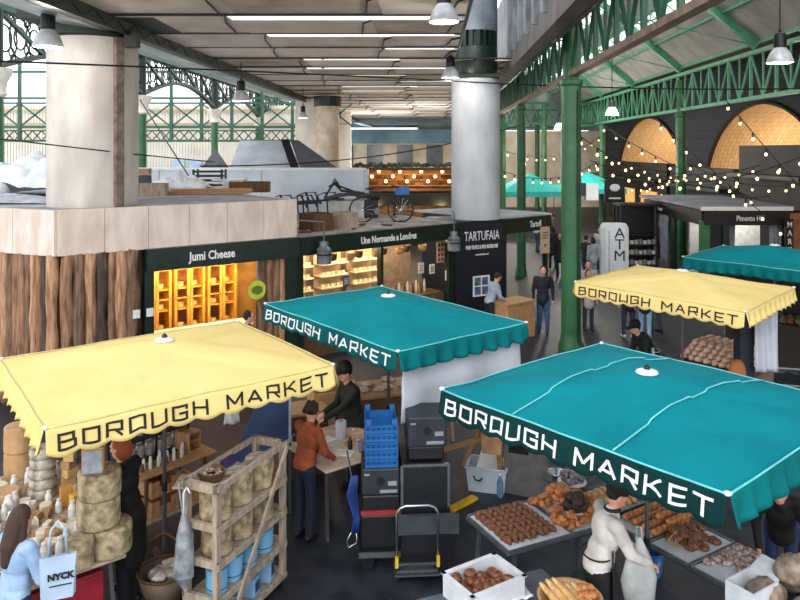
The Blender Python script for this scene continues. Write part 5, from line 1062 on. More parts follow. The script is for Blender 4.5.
st_ = thing('cafe_stool', 'small metal stool with a bowl near the underside of the lettering', 'stool', (2.05, 9.6, 0)); MB().lathe([(.18, .5), (.18, .53)], n=20).build('seat', steel, st_)
for k in range(3): MB().bar((.12*math.cos(k*2.1), .12*math.sin(k*2.1), .5), (.2*math.cos(k*2.1), .2*math.sin(k*2.1), 0), .025).build('leg', steel, st_)
single('metal_bowl', MB().lathe([(.04, .0), (.13, .07), (.125, .07), (.035, .012)], n=22), chrome, 'shallow metal bowl on the small stool', 'bowl', (2.05, 9.6, .53), smooth=True)
y0_ = W(463, 505, 0); single('yellow_ground_strip', MB().bbox((0, 0, .02), (.52, .12, .04)), mat('yellow_rubber', 'e8b51c', .6, c2='c99511', s=8), 'yellow cable ramp strip lying on the dark ground', 'strip', (y0_.x, y0_.y, 0), R(45))
# ---------------------------------------------------------------- pastry stall
pu = ct2[2].normalized(); rzP = math.atan2(pu.y, pu.x); gt = mat('grey_tabletop', '3c4249', .5, c2='31363c')
trm = mat('tray_steel', '8d9298', .35, .7, c2='777b80'); papr = mat('baking_paper', 'd7dade', .8, c2='c3c8ce', s=5)
def tray(label, p, rz, sx_, sy, papers=True):
    t = thing('baking_tray', label, 'tray', tuple(p), rz); q = MB().box((0, 0, .004), (sx_, sy, .008))
    for s_ in (-1, 1): q.box((0, s_*sy/2, .014), (sx_, .012, .028)); q.box((s_*sx_/2, 0, .014), (.012, sy, .028))
    q.build('tray_pan', trm, t)
    if papers: MB().box((0, 0, .0105), (sx_-.03, sy-.03, .004)).build('baking_paper', papr, t)
    return t
def protomesh(name, mb, m, smooth=True):
    me = mb.mesh(name); me.materials.append(m)
    if smooth: me.polygons.foreach_set('use_smooth', [True]*len(me.polygons))
    return me
def place(me, p, rot, label, cat, group, sc=1, name=None):
    o = bpy.data.objects.new(name or me.name, me); COL.objects.link(o); o.location = p; o.rotation_euler = rot; o.scale = (sc, sc, sc); o['label'] = label; o['category'] = cat; o['group'] = group; return o
crust = mat('golden_crust', 'df955a', .45, c2='a5602f', s=22, b=.3, bs=60); crustd = mat('brown_crust', '96603e', .5, c2='54311f', s=26, b=.3, bs=60); crustl = mat('pale_crust', 'dfb583', .6, c2='b98350', s=18, b=.2, bs=50); sug = mat('sugared_crust', 'cdbfb6', .8, c2='6b463a', s=28, b=.3, bs=60); flour = mat('floured_loaf', 'a8998a', .85, c2='6a5444', s=10, b=.5, bs=30)
def croissant_mb(L=.15, r=.033):
    mb = MB(); P = []; rr = []
    for i in range(15):
        u = i/14; a = (u-.5)*2.4; P.append((L*.42*math.sin(a)*1.1, L*.35*(1-math.cos(a)), r*.9)); rr.append(max(.008, r*(math.sin(math.pi*u)**.55)*(1+.14*math.cos(i*3.14))))
    return mb.tube(P, rr, 10)
def bun_mb(rx, ry, rz_, sc_=0, seed=0): return MB().ell((0, 0, rz_*.8), (rx, ry, rz_), 14).jitter(rx*.25, 1.2/rx*.5, seed)
def loaf_mb(L, r):
    mb = MB(); P = []; rr = []
    for i in range(17): u = i/16; P.append(((u-.5)*L, 0, r*.85)); rr.append(max(.01, r*math.sin(math.pi*min(max(u, .03), .97))**.35*(1+(.07 if i % 3 == 0 else 0))))
    return mb.tube(P, rr, 12)
m_cro = protomesh('croissant', croissant_mb(), crust); m_choc = protomesh('chocolate_pastry', loaf_mb(.12, .036).jitter(.022, 16), crustd); m_pain = protomesh('pain_au_chocolat', loaf_mb(.11, .038).jitter(.006, 14), crust); m_dark = protomesh('dark_pastry', bun_mb(.06, .055, .035, 0, 3), crustd); m_sug = protomesh('sugared_bun', bun_mb(.062, .055, .034, 0, 5), sug); m_bun = protomesh('glazed_bun', bun_mb(.062, .058, .038), crust); m_pale = protomesh('pale_finger_bun', loaf_mb(.15, .033), crustl)
m_muff = protomesh('iced_bun', MB().lathe([(.045, 0), (.055, .04), (.06, .055), (.05, .08), (.02, .09)], n=16), mat('dark_muffin', '4b3a35', .7, c2='2c211e', s=20)); m_sm = protomesh('dusted_cake', MB().lathe([(.045, 0), (.055, .035), (.045, .06), (.01, .07)], n=14), mat('dusted_dark', 'a9a4a8', .8, c2='4a4040', s=26))
# table 1
a0 = W(465, 515, .82); a1 = W(508, 553, .82); e1 = (a0-a1); e1.z = 0; W1 = e1.length; e1.normalize(); e2 = Vector((-e1.y, e1.x, 0)); e2 = e2 if e2.x > 0 else -e2; rz_1 = math.atan2(e2.y, e2.x)
T1 = FR((a1.x, a1.y), rz_1)      # x away to the right-back, y towards the left corner
LT1 = 1.95; c_ = T1(LT1/2, W1/2); table('dark folding table spread with pastry trays in front of the yellow strip', c_.x, c_.y, rz_1, LT1, W1, .8, gt)
tray('baking tray of chocolate pastries at the near left end of the pastry table', T1(.42, W1/2, .8), rz_1, .8, W1-.04); tray('baking tray of croissants in the middle of the pastry table', T1(1.02, W1/2, .8), rz_1, .37, W1-.04)
for i in range(8):
    for j in range(7):
        if j < 2 and i > 4 and 0: continue
        x = .1+.078*i; y = .16+.095*j
        if y > W1-.06: continue
        place(m_choc, T1(x, y, .815), (0, .05*((i*j) % 3), rz_1+R(90)+.6*math.sin(i*3+j*5)), 'dark chocolate-topped pastry in the rows on the near left tray', 'pastry', 'rows of chocolate pastries on the near left tray', 1.0)
rnd = random.Random(11)
for i in range(64):
    x = rnd.uniform(.8, 1.42); y = rnd.uniform(.12, W1-.08); lay = i // 38
    place(m_cro, T1(x, y, .815+.045*lay), (rnd.uniform(-.3, .3), rnd.uniform(-.3, .3), rnd.uniform(0, 6)), 'golden croissant in the loose heap on the middle tray', 'croissant', 'croissants heaped on the middle tray', 1.05)
def cake_stand(label, p, r, h=.05):
    t = thing('cake_plate', label, 'plate', tuple(p)); MB().lathe([(r*.35, 0), (r*.3, h*.5), (r*.5, h*.8), (r, h), (r, h+.008), (r*.1, h+.006)], n=28).build('plate', papr, t, True); return t
heaps = [(558, 500, .16, m_bun, 14, 'glossy golden bun heaped on the left plate at the back of the pastry table', 'golden buns on the left back plate', 'white plate of golden buns at the back of the pastry table', 1.0),
         (572, 484, .17, m_sm, 15, 'dark sugar-dusted cake on the farthest plate of the pastry table', 'dusted dark cakes on the farthest plate', 'white plate of sugar-dusted dark cakes farthest back on the pastry table', 1.0),
         (575, 512, .15, m_muff, 10, 'dark muffin on the right plate behind the man in cream', 'dark muffins on the right plate', 'white plate of dark muffins beside the man in the cream jacket', 1.05)]
for px, py, r_, me, n, lb, gp_, pl_, sc_ in heaps:
    p = W(px, py, .82); p.z = .8; cake_stand(pl_, p, r_)
    for i in range(n):
        l1 = n*6//10; k = i if i < l1 else i-l1; m__ = l1 if i < l1 else n-l1; rad = r_*.68*math.sqrt((k+.5)/m__)
        place(me, (p.x+rad*math.cos(k*2.4), p.y+rad*math.sin(k*2.4), p.z+.055+(.06 if i >= l1 else 0)), (0, 0, k), lb, 'cake' if me is not m_bun else 'bun', gp_, sc_)
# table 2
a0 = W(608, 521, .82); a1 = W(736, 592, .82); e1 = (a1-a0); e1.z = 0; L2_ = e1.length; e1.normalize(); e2 = Vector((-e1.y, e1.x, 0)); rz_2 = math.atan2(e1.y, e1.x); T2 = FR((a0.x, a0.y), rz_2); W2 = .78
c_ = T2((L2_-.62)/2, W2/2); table('long dark table of bread trays under the big teal canopy', c_.x, c_.y, rz_2, L2_+.64, W2, .8, gt)
seg = L2_/3
tray('tray of pale finger buns at the far end of the bread table', T2(-.32, W2/2, .8), rz_2, .52, W2-.04)
tray('half-empty tray of golden pastries on the bread table', T2(seg*.5, W2/2, .8), rz_2, seg-.03, W2-.04); tray('tray heaped with dark brown pastries in the middle of the bread table', T2(seg*1.5, W2/2, .8), rz_2, seg-.03, W2-.04); tray('tray of sugar-dusted buns at the near end of the bread table', T2(seg*2.5, W2/2, .8), rz_2, seg-.03, W2-.04)
for i in range(7):
    for j in range(3): place(m_pale, T2(-.48+.16*j, .1+.095*i, .815), (0, 0, rz_2+.1*math.sin(i)), 'pale finger bun in the rows on the farthest bread tray', 'bun', 'finger buns on the farthest bread tray')
for i in range(7):
    for j in range(4):
        place(m_pain, T2(.08+.125*j, .2+.078*i, .815), (0, 0, rz_2+R(90)+.15*math.sin(i+j*2)), 'golden brown pastry rolled in the rows of the half-empty tray', 'pastry', 'golden pastries on the half-empty tray')
        if i > 1 and j > 1: place(m_pain, T2(.1+.13*j-.03, .3+.085*i-.04, .865), (0, 0, rz_2+R(80)), 'golden brown pastry rolled in the rows of the half-empty tray', 'pastry', 'golden pastries on the half-empty tray')
rnd = random.Random(13)
for i in range(44):
    x = rnd.uniform(seg+.08, seg*2-.08); y = rnd.uniform(.2, W2-.1); place(m_dark, T2(x, y, .815+.04*(i//24)), (rnd.uniform(-.3, .3), 0, rnd.uniform(0, 6)), 'dark brown knobbly pastry heaped on the middle bread tray', 'pastry', 'dark pastries on the middle bread tray', .9)
for i in range(5):
    for j in range(5):
        if i < 2 and 0 < j < 4 and (i+j) % 2: continue
        x = seg*2+.09+j*(seg-.16)/4; y = .2+.115*i+.02*(j % 2)
        if i == 0 and j in (1, 2): continue
        place(m_sug, T2(x, y, .815), (0, 0, i*2+j), 'sugar-dusted brown bun on the near end tray of the bread table', 'bun', 'sugared buns on the near end tray', 1.0)
for i in range(2):
    t = thing('serving_tongs', ['left', 'right'][i]+' pair of wooden tongs lying among the dark brown pastries', 'tongs', tuple(T2(seg*1.35+.1*i, .1, .87)), rz_2+R(100+20*i)); MB().bar((0, 0, 0), (.28, .02, .03), .018, .008).build('upper_arm', wood, t); MB().bar((0, 0, -.01), (.28, -.02, .0), .018, .008).build('lower_arm', wood, t)
p = W(652, 558, .18); t = thing('water_bucket', 'translucent blue water tub on the ground beneath the bread table', 'bucket', (p.x, p.y, 0)); MB().lathe([(.1, 0), (.13, .26), (.125, .26), (.095, .01), (.01, .01)], n=24, cap=False).build('body', mat('blue_translucent', '3c70b0', .2, c2='2c5a96'), t, True); MB().lathe([(.132, .25), (.14, .26), (.132, .27)], n=24, cap=False).build('rim', mat('blue_translucent', '3c70b0'), t)
p = W(741, 600, .82); t = thing('white_carton', 'white open cardboard box at the near end of the bread table', 'box', tuple(T2(L2_+.12, .42, .8)), rz_2); 
c_ = T2(L2_+.68, .12); table('small dark table carrying the round loaves and white carton at the right edge', c_.x, c_.y, rz_2, 1.3, .9, .8, gt)
q_ = T2(L2_+.36, .36); TR = FR((q_.x, q_.y), rz_2)
bpy.data.objects.remove(t)
t = thing('white_carton', 'white open cardboard carton between the sugared buns and the round loaves', 'box', tuple(TR(-.17, -.42, .8)), rz_2); MB().box((0, 0, .01), (.26, .36, .02)).box((-.13, 0, .12), (.012, .36, .24)).box((.13, 0, .12), (.012, .36, .24)).box((0, .18, .12), (.26, .012, .24)).box((0, -.18, .12), (.26, .012, .24)).build('body', mat('white_card', 'dfe5ea', .7), t); MB().bar((0, .18, .24), (.0, .36, .3), .26, .012, up=(0, 0, 1)).build('flap', mat('white_card', 'dfe5ea'), t)
m_boule = protomesh('round_loaf', loaf_mb(.34, .14).jitter(.02, 5), flour); m_bou2 = protomesh('round_loaf', MB().ell((0, 0, .11), (.17, .15, .12), 20).jitter(.02, 5, 2), flour)
m_bou2.name = 'round_loaf_crusty'
for i, (x, y, z, k) in enumerate(((-.12, -.28, .8, 0), (-.14, .12, .8, 1), (.22, -.2, .8, 1), (.26, .18, .8, 0), (.52, -.05, .8, 1), (.0, -.08, 1.0, 0), (.32, .0, 1.0, 1), (.16, .2, 1.0, 1), (.3, .1, 1.17, 1))):
    place(m_boule if k == 0 else m_bou2, TR(x, y, z), (0, 0, i*1.3), ['nearest floured loaf at the bottom right of the pile', 'floured round loaf right behind the white carton', 'low round loaf at the front of the loaf pile', 'low long loaf at the back of the loaf pile', 'round loaf at the right edge of the pile', 'scored loaf topping the left of the pile', 'round loaf topping the right of the pile', 'round loaf at the back of the upper layer', 'topmost round loaf of the pile at the right edge'][i], 'bread', 'floured round loaves', .92, 'round_loaf')
# table 3 with white crate
a0 = W(427, 584, .8); T3 = FR((.98, 6.33), R(20)); table('grey folding table at the bottom edge holding the white crate of buns', .88, 6.42, R(22), 1.35, .78, .8, mat('grey_plastic_top', '565e66', .5, c2='4b525a'))
r0, r1, r2, r3 = W(446, 575, 1.0), W(492, 553, 1.0), W(521, 572, 1.0), W(475, 599, 1.0); cw = (r0+r1+r2+r3)/4; ax = (r3-r0); ay = (r1-r0); rzw = math.atan2(ax.y, ax.x); a, b = ax.length, ay.length
wc_ = thing('white_bun_crate', 'white plastic crate of brown glazed buns on the grey table at the bottom', 'crate', (cw.x, cw.y, .8), rzw); a, b = a*1.0, b*1.0
q = MB().box((0, 0, .01), (a, b, .02))
for s_ in (-1, 1): q.box((0, s_*b/2, .1), (a, .02, .2)); q.box((s_*a/2, 0, .1), (.02, b, .2))
q.build('body', mat('white_plastic', 'e3e6ea', .45), wc_); q = MB()
for s_ in (-1, 1): q.box((0, s_*b/2, .195), (a+.04, .04, .015)); q.box((s_*a/2, 0, .195), (.04, b+.04, .015))
q.build('rim', mat('white_plastic', 'e3e6ea'), wc_); WF = FR((cw.x, cw.y), rzw); m_gl = protomesh('brown_bun', bun_mb(.06, .055, .045, 0, 8), mat('glazed_brown', 'a0643c', .35, c2='5a3019', s=16))
rnd = random.Random(4)
for i in range(34):
    l_ = i//14; n_ = [(x, y) for x in range(4) for y in range(4)][i % 16]; x = (n_[0]-1.5)*a*.2+rnd.uniform(-.02, .02); y = (n_[1]-1.5)*b*.2+rnd.uniform(-.02, .02)
    place(m_gl, WF(x, y, .822+.045*l_), (rnd.uniform(-.4, .4), 0, rnd.uniform(0, 6)), 'brown glazed bun in the white plastic crate', 'bun', 'glazed buns in the white plastic crate', .95)
p = W(513, 594, .82); single('crumpled_paper', MB().grid(lambda u, v: ((u-.5)*.3, (v-.5)*.22, .03+.03*mnoise.noise(Vector((u*6, v*6, 0)))), 14, 12), wt, 'crumpled white paper beside the white crate of buns', 'paper', (p.x, p.y, .8), .3, smooth='auto', solid=.004)
# baguette basket
bkx = thing('bread_basket', 'low basket of baguettes at the bottom edge before the man in cream', 'basket', (1.47, 6.36, .82), R(-20)); table('small dark table under the basket of baguettes', 1.55, 6.18, R(-20), .5, .8, .82, gt)
MB().lathe([(.2, 0), (.25, .02), (.28, .12), (.26, .12), (.2, .02), (.01, .02)], n=26, cap=False).build('weave', wood, bkx, 'auto', solid=.006)
m_bag = protomesh('baguette', loaf_mb(.42, .032), mat('baguette_crust', 'e0bd84', .6, c2='c08a4c', s=12, b=.2, bs=40)); m_bag.name = 'baguette'
for i in range(6): place(m_bag, (1.33+i*.055, 6.34, .9+.012*(i % 3)+.02*math.sin(i)), (0, R(-8), R(115)), 'pale crusted baguette laid across the low basket', 'baguette', 'baguettes in the low basket')
for i in range(7): place(m_bun, (1.57+.05*(i % 3), 6.46-.1*(i//3), .93), (0, 0, i), 'small golden roll beside the baguettes in the low basket', 'roll', 'rolls in the low basket', .7)
# ---------------------------------------------------------------- right yellow stall
yu = cy2[2].normalized(); rzY = math.atan2(yu.y, yu.x); pY = W(712, 345, .8); YF = FR((5.72, 13.05), rzY)
bst = thing('bread_display', 'slatted display stand heaped with crusty loaves under the right yellow canopy', 'display', (5.9, 13.4, 0), rzY); MB().box((0, 0, .45), (1.35, .95, .9)).build('body', mat('taupe_front', '7d6a5e', .7, c2='675549', s=3), bst); MB().box((0, 0, .92), (1.45, 1.02, .05)).build('top', woodd, bst)
BF = FR((5.9, 13.4), rzY); m_crl = protomesh('crusty_loaf', loaf_mb(.26, .06).jitter(.012, 12), mat('crusty_brown', 'ffe9d8', .7, c2='c08d70', s=16)); m_crl.name = 'crusty_loaf'
for k in range(4):
    for i in range(8-k):
        for j in range(4-(k > 2)): place(m_crl, BF(-.56+.15*i+.06*k, -.34+.23*j+.03*k, .945+.09*k), (0, 0, rzY+R(90)+.2*math.sin(i*2+j+k)), 'crusty brown loaf in the stacked heap under the right yellow canopy', 'bread', 'crusty loaves on the display stand')
table('low work table with pans in front of the seated baker at the right', 4.95, 12.7, rzY, .7, .5, .75, woodg); c_ = W(704, 364, .8)
bt = table('navy cloth-covered table with a white plate beside the loaf display', 5.35, 11.75, rzY, .9, .6, .78, mat('navy_cloth', '2c3a68', .8)); single('white_plate', MB().lathe([(.08, 0), (.14, .02), (.13, .024), (.02, .01)], n=24), white, 'white plate on the navy cloth table', 'plate', (5.3, 11.75, .78), smooth=True)
t = thing('red_bowl', 'red bowl at the edge of the navy cloth table', 'bowl', (4.98, 12.05, .78)); MB().lathe([(.05, 0), (.12, .07), (.11, .07), (.04, .01)], n=22).build('bowl', mat('red_enamel', 'c0272d', .4), t, True)
sk_ = thing('brown_sack', 'upright rounded brown sack beside the dark panel at the right', 'sack', tuple(W(733, 380, .5).to_2d())+(0,)); sk_.location = (5.62, 12.25, 0); MB().bbox((0, 0, .4), (.35, .35, .8)).build('box_base', black, sk_); MB().ell((0, 0, 1.05), (.15, .13, .27), 18).jitter(.02, 6).build('sack', mat('ginger_sack', 'a8683a', .85, c2='8a5029', s=5), sk_, True)
wsh = MB().grid(lambda u, v: ((u-.5)*.42, .035*math.sin(u*13+v), 2.2*v+.0), 24, 16); p = D(767, 383, 12.2); single('white_cloth_drop', MB().grid(lambda u, v: ((u-.5)*.4, .03*math.sin(u*13+v*2), 1.15*v), 24, 16), mat('white_nylon', 'dfe3ea'), 'white cloth panel hanging at the right side of the yellow canopy', 'cloth', (6.12, 12.25, 1.1), R(5), smooth=True, solid=.01)
dkp = thing('dark_side_panel', 'blue-black folded side panel left of the hanging white cloth', 'panel', (5.82, 12.45, 0), R(10)); MB().bbox((0, 0, 1.08), (.26, .2, 2.16)).build('panel', mat('blue_black_cloth', '1b2433', .7), dkp); MB().box((0, -.12, 1.7), (.28, .03, .04)).build('band', black, dkp)
fb = thing('fence_barrier', 'pale metal barrier rails behind the hanging white cloth', 'barrier', (7.4, 13.0, 0), R(-15))
for z in (.9, .6, .3): MB().bar((-.8, 0, z), (.9, 0, z), .03).build('rail', chrome, fb)
for x in (-.8, 0, .9): MB().bar((x, 0, 0), (x, 0, .92), .035).build('post', chrome, fb)
# dark shrubs and stall back at the right edge
dkb = thing('dark_stall', 'dark stall with hanging goods at the right edge below the teal canopy', 'stall', (8.6, 16.2, 0), rzY); MB().box((0, .3, 1.0), (2.6, .1, 2.0)).build('back_board', black, dkb); MB().box((0, 0, .5), (2.6, .7, 1.0)).build('counter', mat('dark_counter', '2a2522', .7), dkb)
rnd = random.Random(17); DF = FR((8.6, 16.2), rzY)
for i in range(26): single('produce_bunch', MB().ell((0, 0, .08), (.11, .09, .09), 8).jitter(.05, 9, i), mat('produce_%d' % (i % 3), ('5a4a35', '7a4a3a', '49523a')[i % 3], .8, s=14), 'dark bunch of produce on the stall at the right edge', 'produce', tuple(DF(-1.15+.18*(i % 13), -.2+.3*(i//13), 1.0)), i, 'produce on the dark stall', 'auto')
# ---------------------------------------------------------------- people
def person(label, x, y, face, H=1.75, top=('3a3a3a', None), legs='2a3550', shoes='1a1a1a', hairc='2a1d17', hair='short', hat=None, lean=0, turn=0, tilt=0, lh=None, rh=None, stride=0, bend=0, coat=.0, near=False, apron=None, apronf=True, skinm=None, bag=None, z=0, female=False, sit=0, collar=None):
    """face: heading in degrees (0 looks along +Y, 90 along -X)"""
    k = H/1.75; t = thing('person', label, 'person', (x, y, z), R(face)); S = lambda *p: Vector(p)*k
    vox = .011 if near else .02
    sm = skinm or skin
    hip = S(0, 0, .95-sit); ln = R(lean)
    def up_(p):       # lean the upper body about the hips
        q = Vector(p)*k-hip; c, s = math.cos(-ln), math.sin(-ln); return hip+Vector((q.x, q.y*c-q.z*s, q.y*s+q.z*c))
    def U(x_, y_, z_): return up_((x_, y_, z_-sit))
    shw = .17 if female else .19
    sh = {-1: U(-shw, 0, 1.42), 1: U(shw, 0, 1.42)}
    chest = U(0, .01, 1.28); belly = U(0, .01, 1.08); neck = U(0, .01, 1.48)
    hd = U(0, .035, 1.63); tn = R(turn); tl = R(tilt)
    Hm = Matrix.Rotation(tn, 3, 'Z') @ Matrix.Rotation(-tl, 3, 'X')
    def hp(a, b, c): return hd+Hm @ (Vector((a, b, c))*k)
    def arm(sd, hand):
        s0 = sh[sd]; tgt = Vector(hand)*k if hand else U(sd*.25, .06, .84); d = tgt-s0; L1_, L2_ = .30*k, .27*k; L = min(d.length, (L1_+L2_)*.985); tgt = s0+d.normalized()*L; d = d.normalized()
        a = (L1_*L1_-L2_*L2_+L*L)/(2*L); h = math.sqrt(max(L1_*L1_-a*a, 0)); pole = Vector((sd*.5, -.6, -.6)); pole = (pole-d*pole.dot(d)).normalized(); return s0, s0+d*a+pole*h, tgt
    arms = {-1: arm(-1, lh), 1: arm(1, rh)}
    # legs
    fy = stride
    hips = {-1: hip+S(-.095, 0, -.02), 1: hip+S(.095, 0, -.02)}
    if sit: ank = {-1: S(-.12, .35, .09), 1: S(.12, .35, .09)}; kn = {-1: S(-.13, .42, .5), 1: S(.13, .42, .5)}
    else:
        ank = {-1: S(-.10, fy, .09), 1: S(.10, -fy, .09)}; kn = {q: (hips[q]+ank[q])/2+S(0, .03+abs(fy)*.25, .02) for q in (-1, 1)}
    # body skin
    b = MB(); b.cap(neck-S(0, 0, .06), hd-S(0, .01, .04), .055*k, .05*k); b.ell(hd, tuple(Vector((.076, .095, .118))*k), 18, Hm); b.ell(hp(0, .035, -.06), tuple(Vector((.052, .06, .055))*k), 14, Hm)
    b.cap(hp(0, .092, .005), hp(0, .108, -.022), .011*k, .015*k, 8)
    for q in (-1, 1): b.ell(hp(q*.078, -.005, -.01), tuple(Vector((.012, .022, .032))*k), 8, Hm)
    b.ell(hp(0, .085, .035), tuple(Vector((.05, .02, .012))*k), 10, Hm); b.ell(hp(0, .09, -.06), tuple(Vector((.024, .014, .009))*k), 10, Hm)
    b.ell(chest, tuple(Vector((.14, .09, .17))*k), 14).ell(belly, tuple(Vector((.12, .085, .15))*k), 14).ell(hip, tuple(Vector((.14, .1, .12))*k), 14).cap(chest+S(0, 0, .1), neck, .07*k, .05*k)
    for q in (-1, 1):
        a0_, a1_, a2_ = arms[q]; b.cap(a0_, a1_, .042*k, .034*k).cap(a1_, a2_, .034*k, .024*k).cap(a0_, chest+S(0, 0, .08), .045*k, .06*k)
        b.cap(hips[q], kn[q], .07*k, .045*k).cap(kn[q], ank[q], .045*k, .032*k).cap(ank[q]-S(0, 0, .03), ank[q]+S(0, .12, -.05), .03*k, .025*k)
        d = (a2_-a1_).normalized(); sx_ = d.cross(Vector((0, 0, 1))); sx_ = sx_.normalized() if sx_.length > .1 else Vector((1, 0, 0)); nn = sx_.cross(d).normalized()
        if near:
            palm = a2_+d*.045*k; b.cap(a2_, a2_+d*.07*k-sx_*.018*k, .02*k, .017*k, 8).cap(a2_, a2_+d*.07*k+sx_*.018*k, .02*k, .017*k, 8)
            for f, (o_, ln_) in enumerate(((-.03, .062), (-.01, .075), (.01, .07), (.03, .055))):
                p0 = a2_+d*.075*k+sx_*o_*k; p1 = p0+(d*.8-nn*.45).normalized()*ln_*.55*k; p2 = p1+(d*.35-nn*.9).normalized()*ln_*.5*k; b.cap(p0, p1, .0095*k, .009*k, 8).cap(p1, p2, .009*k, .008*k, 8)
            th_ = -sx_*q if True else sx_; p0 = a2_+d*.03*k+th_*.025*k; p1 = p0+(d*.6+th_*.8).normalized()*.035*k; p2 = p1+(d*.9-nn*.3).normalized()*.03*k; b.cap(p0, p1, .012*k, .011*k, 8).cap(p1, p2, .0105*k, .009*k, 8)
        else: b.cap(a2_, a2_+d*.1*k, .03*k, .024*k, 8)
    fuse(b, 'body', sm, t, .0085 if near else vox, 2)
    for q in (-1, 1): MB().ell(hp(q*.03, .088, .018), .0095*k, 8).build('eye', mat('dark_eye', '20160f', .3), t, True)
    # upper garment
    c_ = MB(); T = mat('cloth_'+top[0], top[0], .8, c2=top[1], s=6, b=.25, bs=12)
    c_.ell(chest, tuple(Vector((.185 if not female else .165, .125, .2))*k), 18).ell(belly, tuple(Vector((.16, .12, .18))*k), 16).ell(hip+S(0, 0, .03-coat*.2), tuple(Vector((.17, .125, .13+coat*.5))*k), 16).cap(neck-S(0, 0, .02), neck-S(0, 0, .05), .07*k, .09*k)
    if coat: c_.cap(hip, hip-S(0, 0, coat), .16*k, .17*k, 14)
    for q in (-1, 1):
        a0_, a1_, a2_ = arms[q]; c_.cap(a0_, a1_, .068*k, .056*k).cap(a1_, a2_-(a2_-a1_).normalized()*.02*k, .055*k, .04*k).cap(a0_, chest+S(0, 0, .09), .068*k, .09*k)
    for p in c_.v: p += mnoise.noise_vector(p*9+Vector((x, y, 0)))*.012*k
    fuse(c_, 'jacket' if coat or near else 'top', T, t, vox, 2)
    if collar: MB().tube([neck+Vector((.062*math.cos(a), .062*math.sin(a)+.01, .01))*k for a in [i*math.pi/6 for i in range(12)]], .018*k, 8, True).build('collar', mat('collar_'+collar, collar, .8), t, True)
    l_ = MB(); l_.ell(hip-S(0, 0, .03), tuple(Vector((.165, .12, .13))*k), 16)
    for q in (-1, 1): l_.cap(hips[q], kn[q], .092*k, .066*k).cap(kn[q], ank[q]+S(0, 0, .0), .066*k, .056*k)
    for p in l_.v: p += mnoise.noise_vector(p*8+Vector((y, x, 0)))*.01*k
    fuse(l_, 'trousers', mat('denim_'+legs, legs, .85, s=9, b=.2), t, vox, 2)
    for q in (-1, 1):
        MB().cap(ank[q]+S(0, -.03, -.045), ank[q]+S(0, .13, -.055), .045*k, .036*k, 12).cap(ank[q], ank[q]-S(0, 0, .04), .045*k, .045*k, 10).build('shoe', mat('shoe_'+shoes, shoes, .6), t, True)
    hm_ = mat('hair_'+hairc, hairc, .7, s=18, st=(6, 6, 1), b=.5, bs=40); h = MB()
    if hair != 'none':
        h.ell(hp(0, -.022, .028), tuple(Vector((.088, .092, .108))*k), 18, Hm)
        if hair == 'long':
            h.cap(hp(0, -.06, .0), hp(0, -.09, -.22), .085*k, .085*k, 14); h.cap(hp(-.06, -.03, .0), hp(-.08, -.02, -.25), .04*k, .035*k).cap(hp(.06, -.03, .0), hp(.08, -.02, -.25), .04*k, .035*k).cap(hp(0, -.09, -.2), hp(0, -.1, -.36), .085*k, .05*k, 12)
        if hair == 'curly':
            for i in range(26): a = i*2.4; h.ell(hp(.085*math.cos(a)*(i/26)**.4, -.04+.075*math.sin(a), .11-.14*(i/26)), .032*k, 8)
            h.ell(hp(0, -.1, .05), .055*k, 10)
        if hair == 'bob': h.ell(hp(0, -.035, -.02), tuple(Vector((.098, .09, .12))*k), 16, Hm)
        for p in h.v: p += mnoise.noise_vector(p*22)*.008*k
        fuse(h, 'hair', hm_, t, .012 if near else .018, 1)
    if hat:
        Rc = Matrix.Rotation(R(0), 3, 'X'); hh = MB(); hh.lathe([(.106*k, -.02*k), (.11*k, .03*k), (.1*k, .075*k), (.065*k, .112*k), (.01*k, .126*k)], n=24, M=Hm)
        for p in hh.v: p += hp(0, -.012, .045)
        hc = hh.build('cap', mat('cap_'+hat, hat, .8), t, True); MB().add([hp(-.08, .06, .05), hp(.08, .06, .05), hp(.065, .17, .035), (hp(0, .195, .03)), hp(-.065, .17, .035)], [(0, 1, 2, 3, 4)]).build('brim', mat('cap_'+hat, hat), hc, solid=.008)
    if apron:
        ya = .135 if apronf else -.135; ap = MB().grid(lambda u, v: hip+S((u-.5)*.36*(1+.1*(1-v)), ya*math.cos((u-.5)*2.0)+.012*math.sin(u*14), .22-.72*(1-v)+.0), 16, 8); ap.build('apron', mat('apron_'+apron, apron, .8, s=5), t, True, solid=.008)
        MB().tube([hip+S(.17*math.cos(a), .135*math.sin(a), .13) for a in [i*math.pi/10 for i in range(20)]], .008*k, 6, True).build('apron_string', mat('apron_'+apron, apron), t, True)
    return t
P = W
def at(px, py, z): q = W(px, py, z); return q.x, q.y
# 1 man in cream jacket, facing right
x, y = at(604, 486, 1.74)
person('man in a cream jacket and black cap working at the bread table, facing right', x-.04, y+.1, -84, 1.76, ('dcd7d0', 'b9b3ad'), '16171a', '141414', '17130f', 'short', hat='111214', lean=14, tilt=18, near=True, lh=(-.12, .42, 1.02), rh=(.1, .46, 1.0), coat=.0, apron='1c1d20', collar='20262b')
# 2 woman in orange
x, y = at(304, 404, 1.66)
person('woman in a rust-orange jumper with curly hair up, seen from behind at the work table', x, y, -38, 1.66, ('a3502a', '7d3a1d'), '1c2336', '111111', '2d1a12', 'curly', lean=10, tilt=25, near=True, lh=(-.1, .42, 1.0), rh=(.2, .36, .98), female=True)
# 3 man dark jacket
x, y = at(355, 364, 1.76)
person('man in a black quilted jacket and cap reaching over the work table, facing left', x, y, 118, 1.8, ('1d2019', '12140f'), '15171a', '101010', '15100d', 'short', hat='121310', lean=10, tilt=16, near=True, lh=(.0, .5, 1.0), rh=(.16, .4, 1.05), coat=.18)
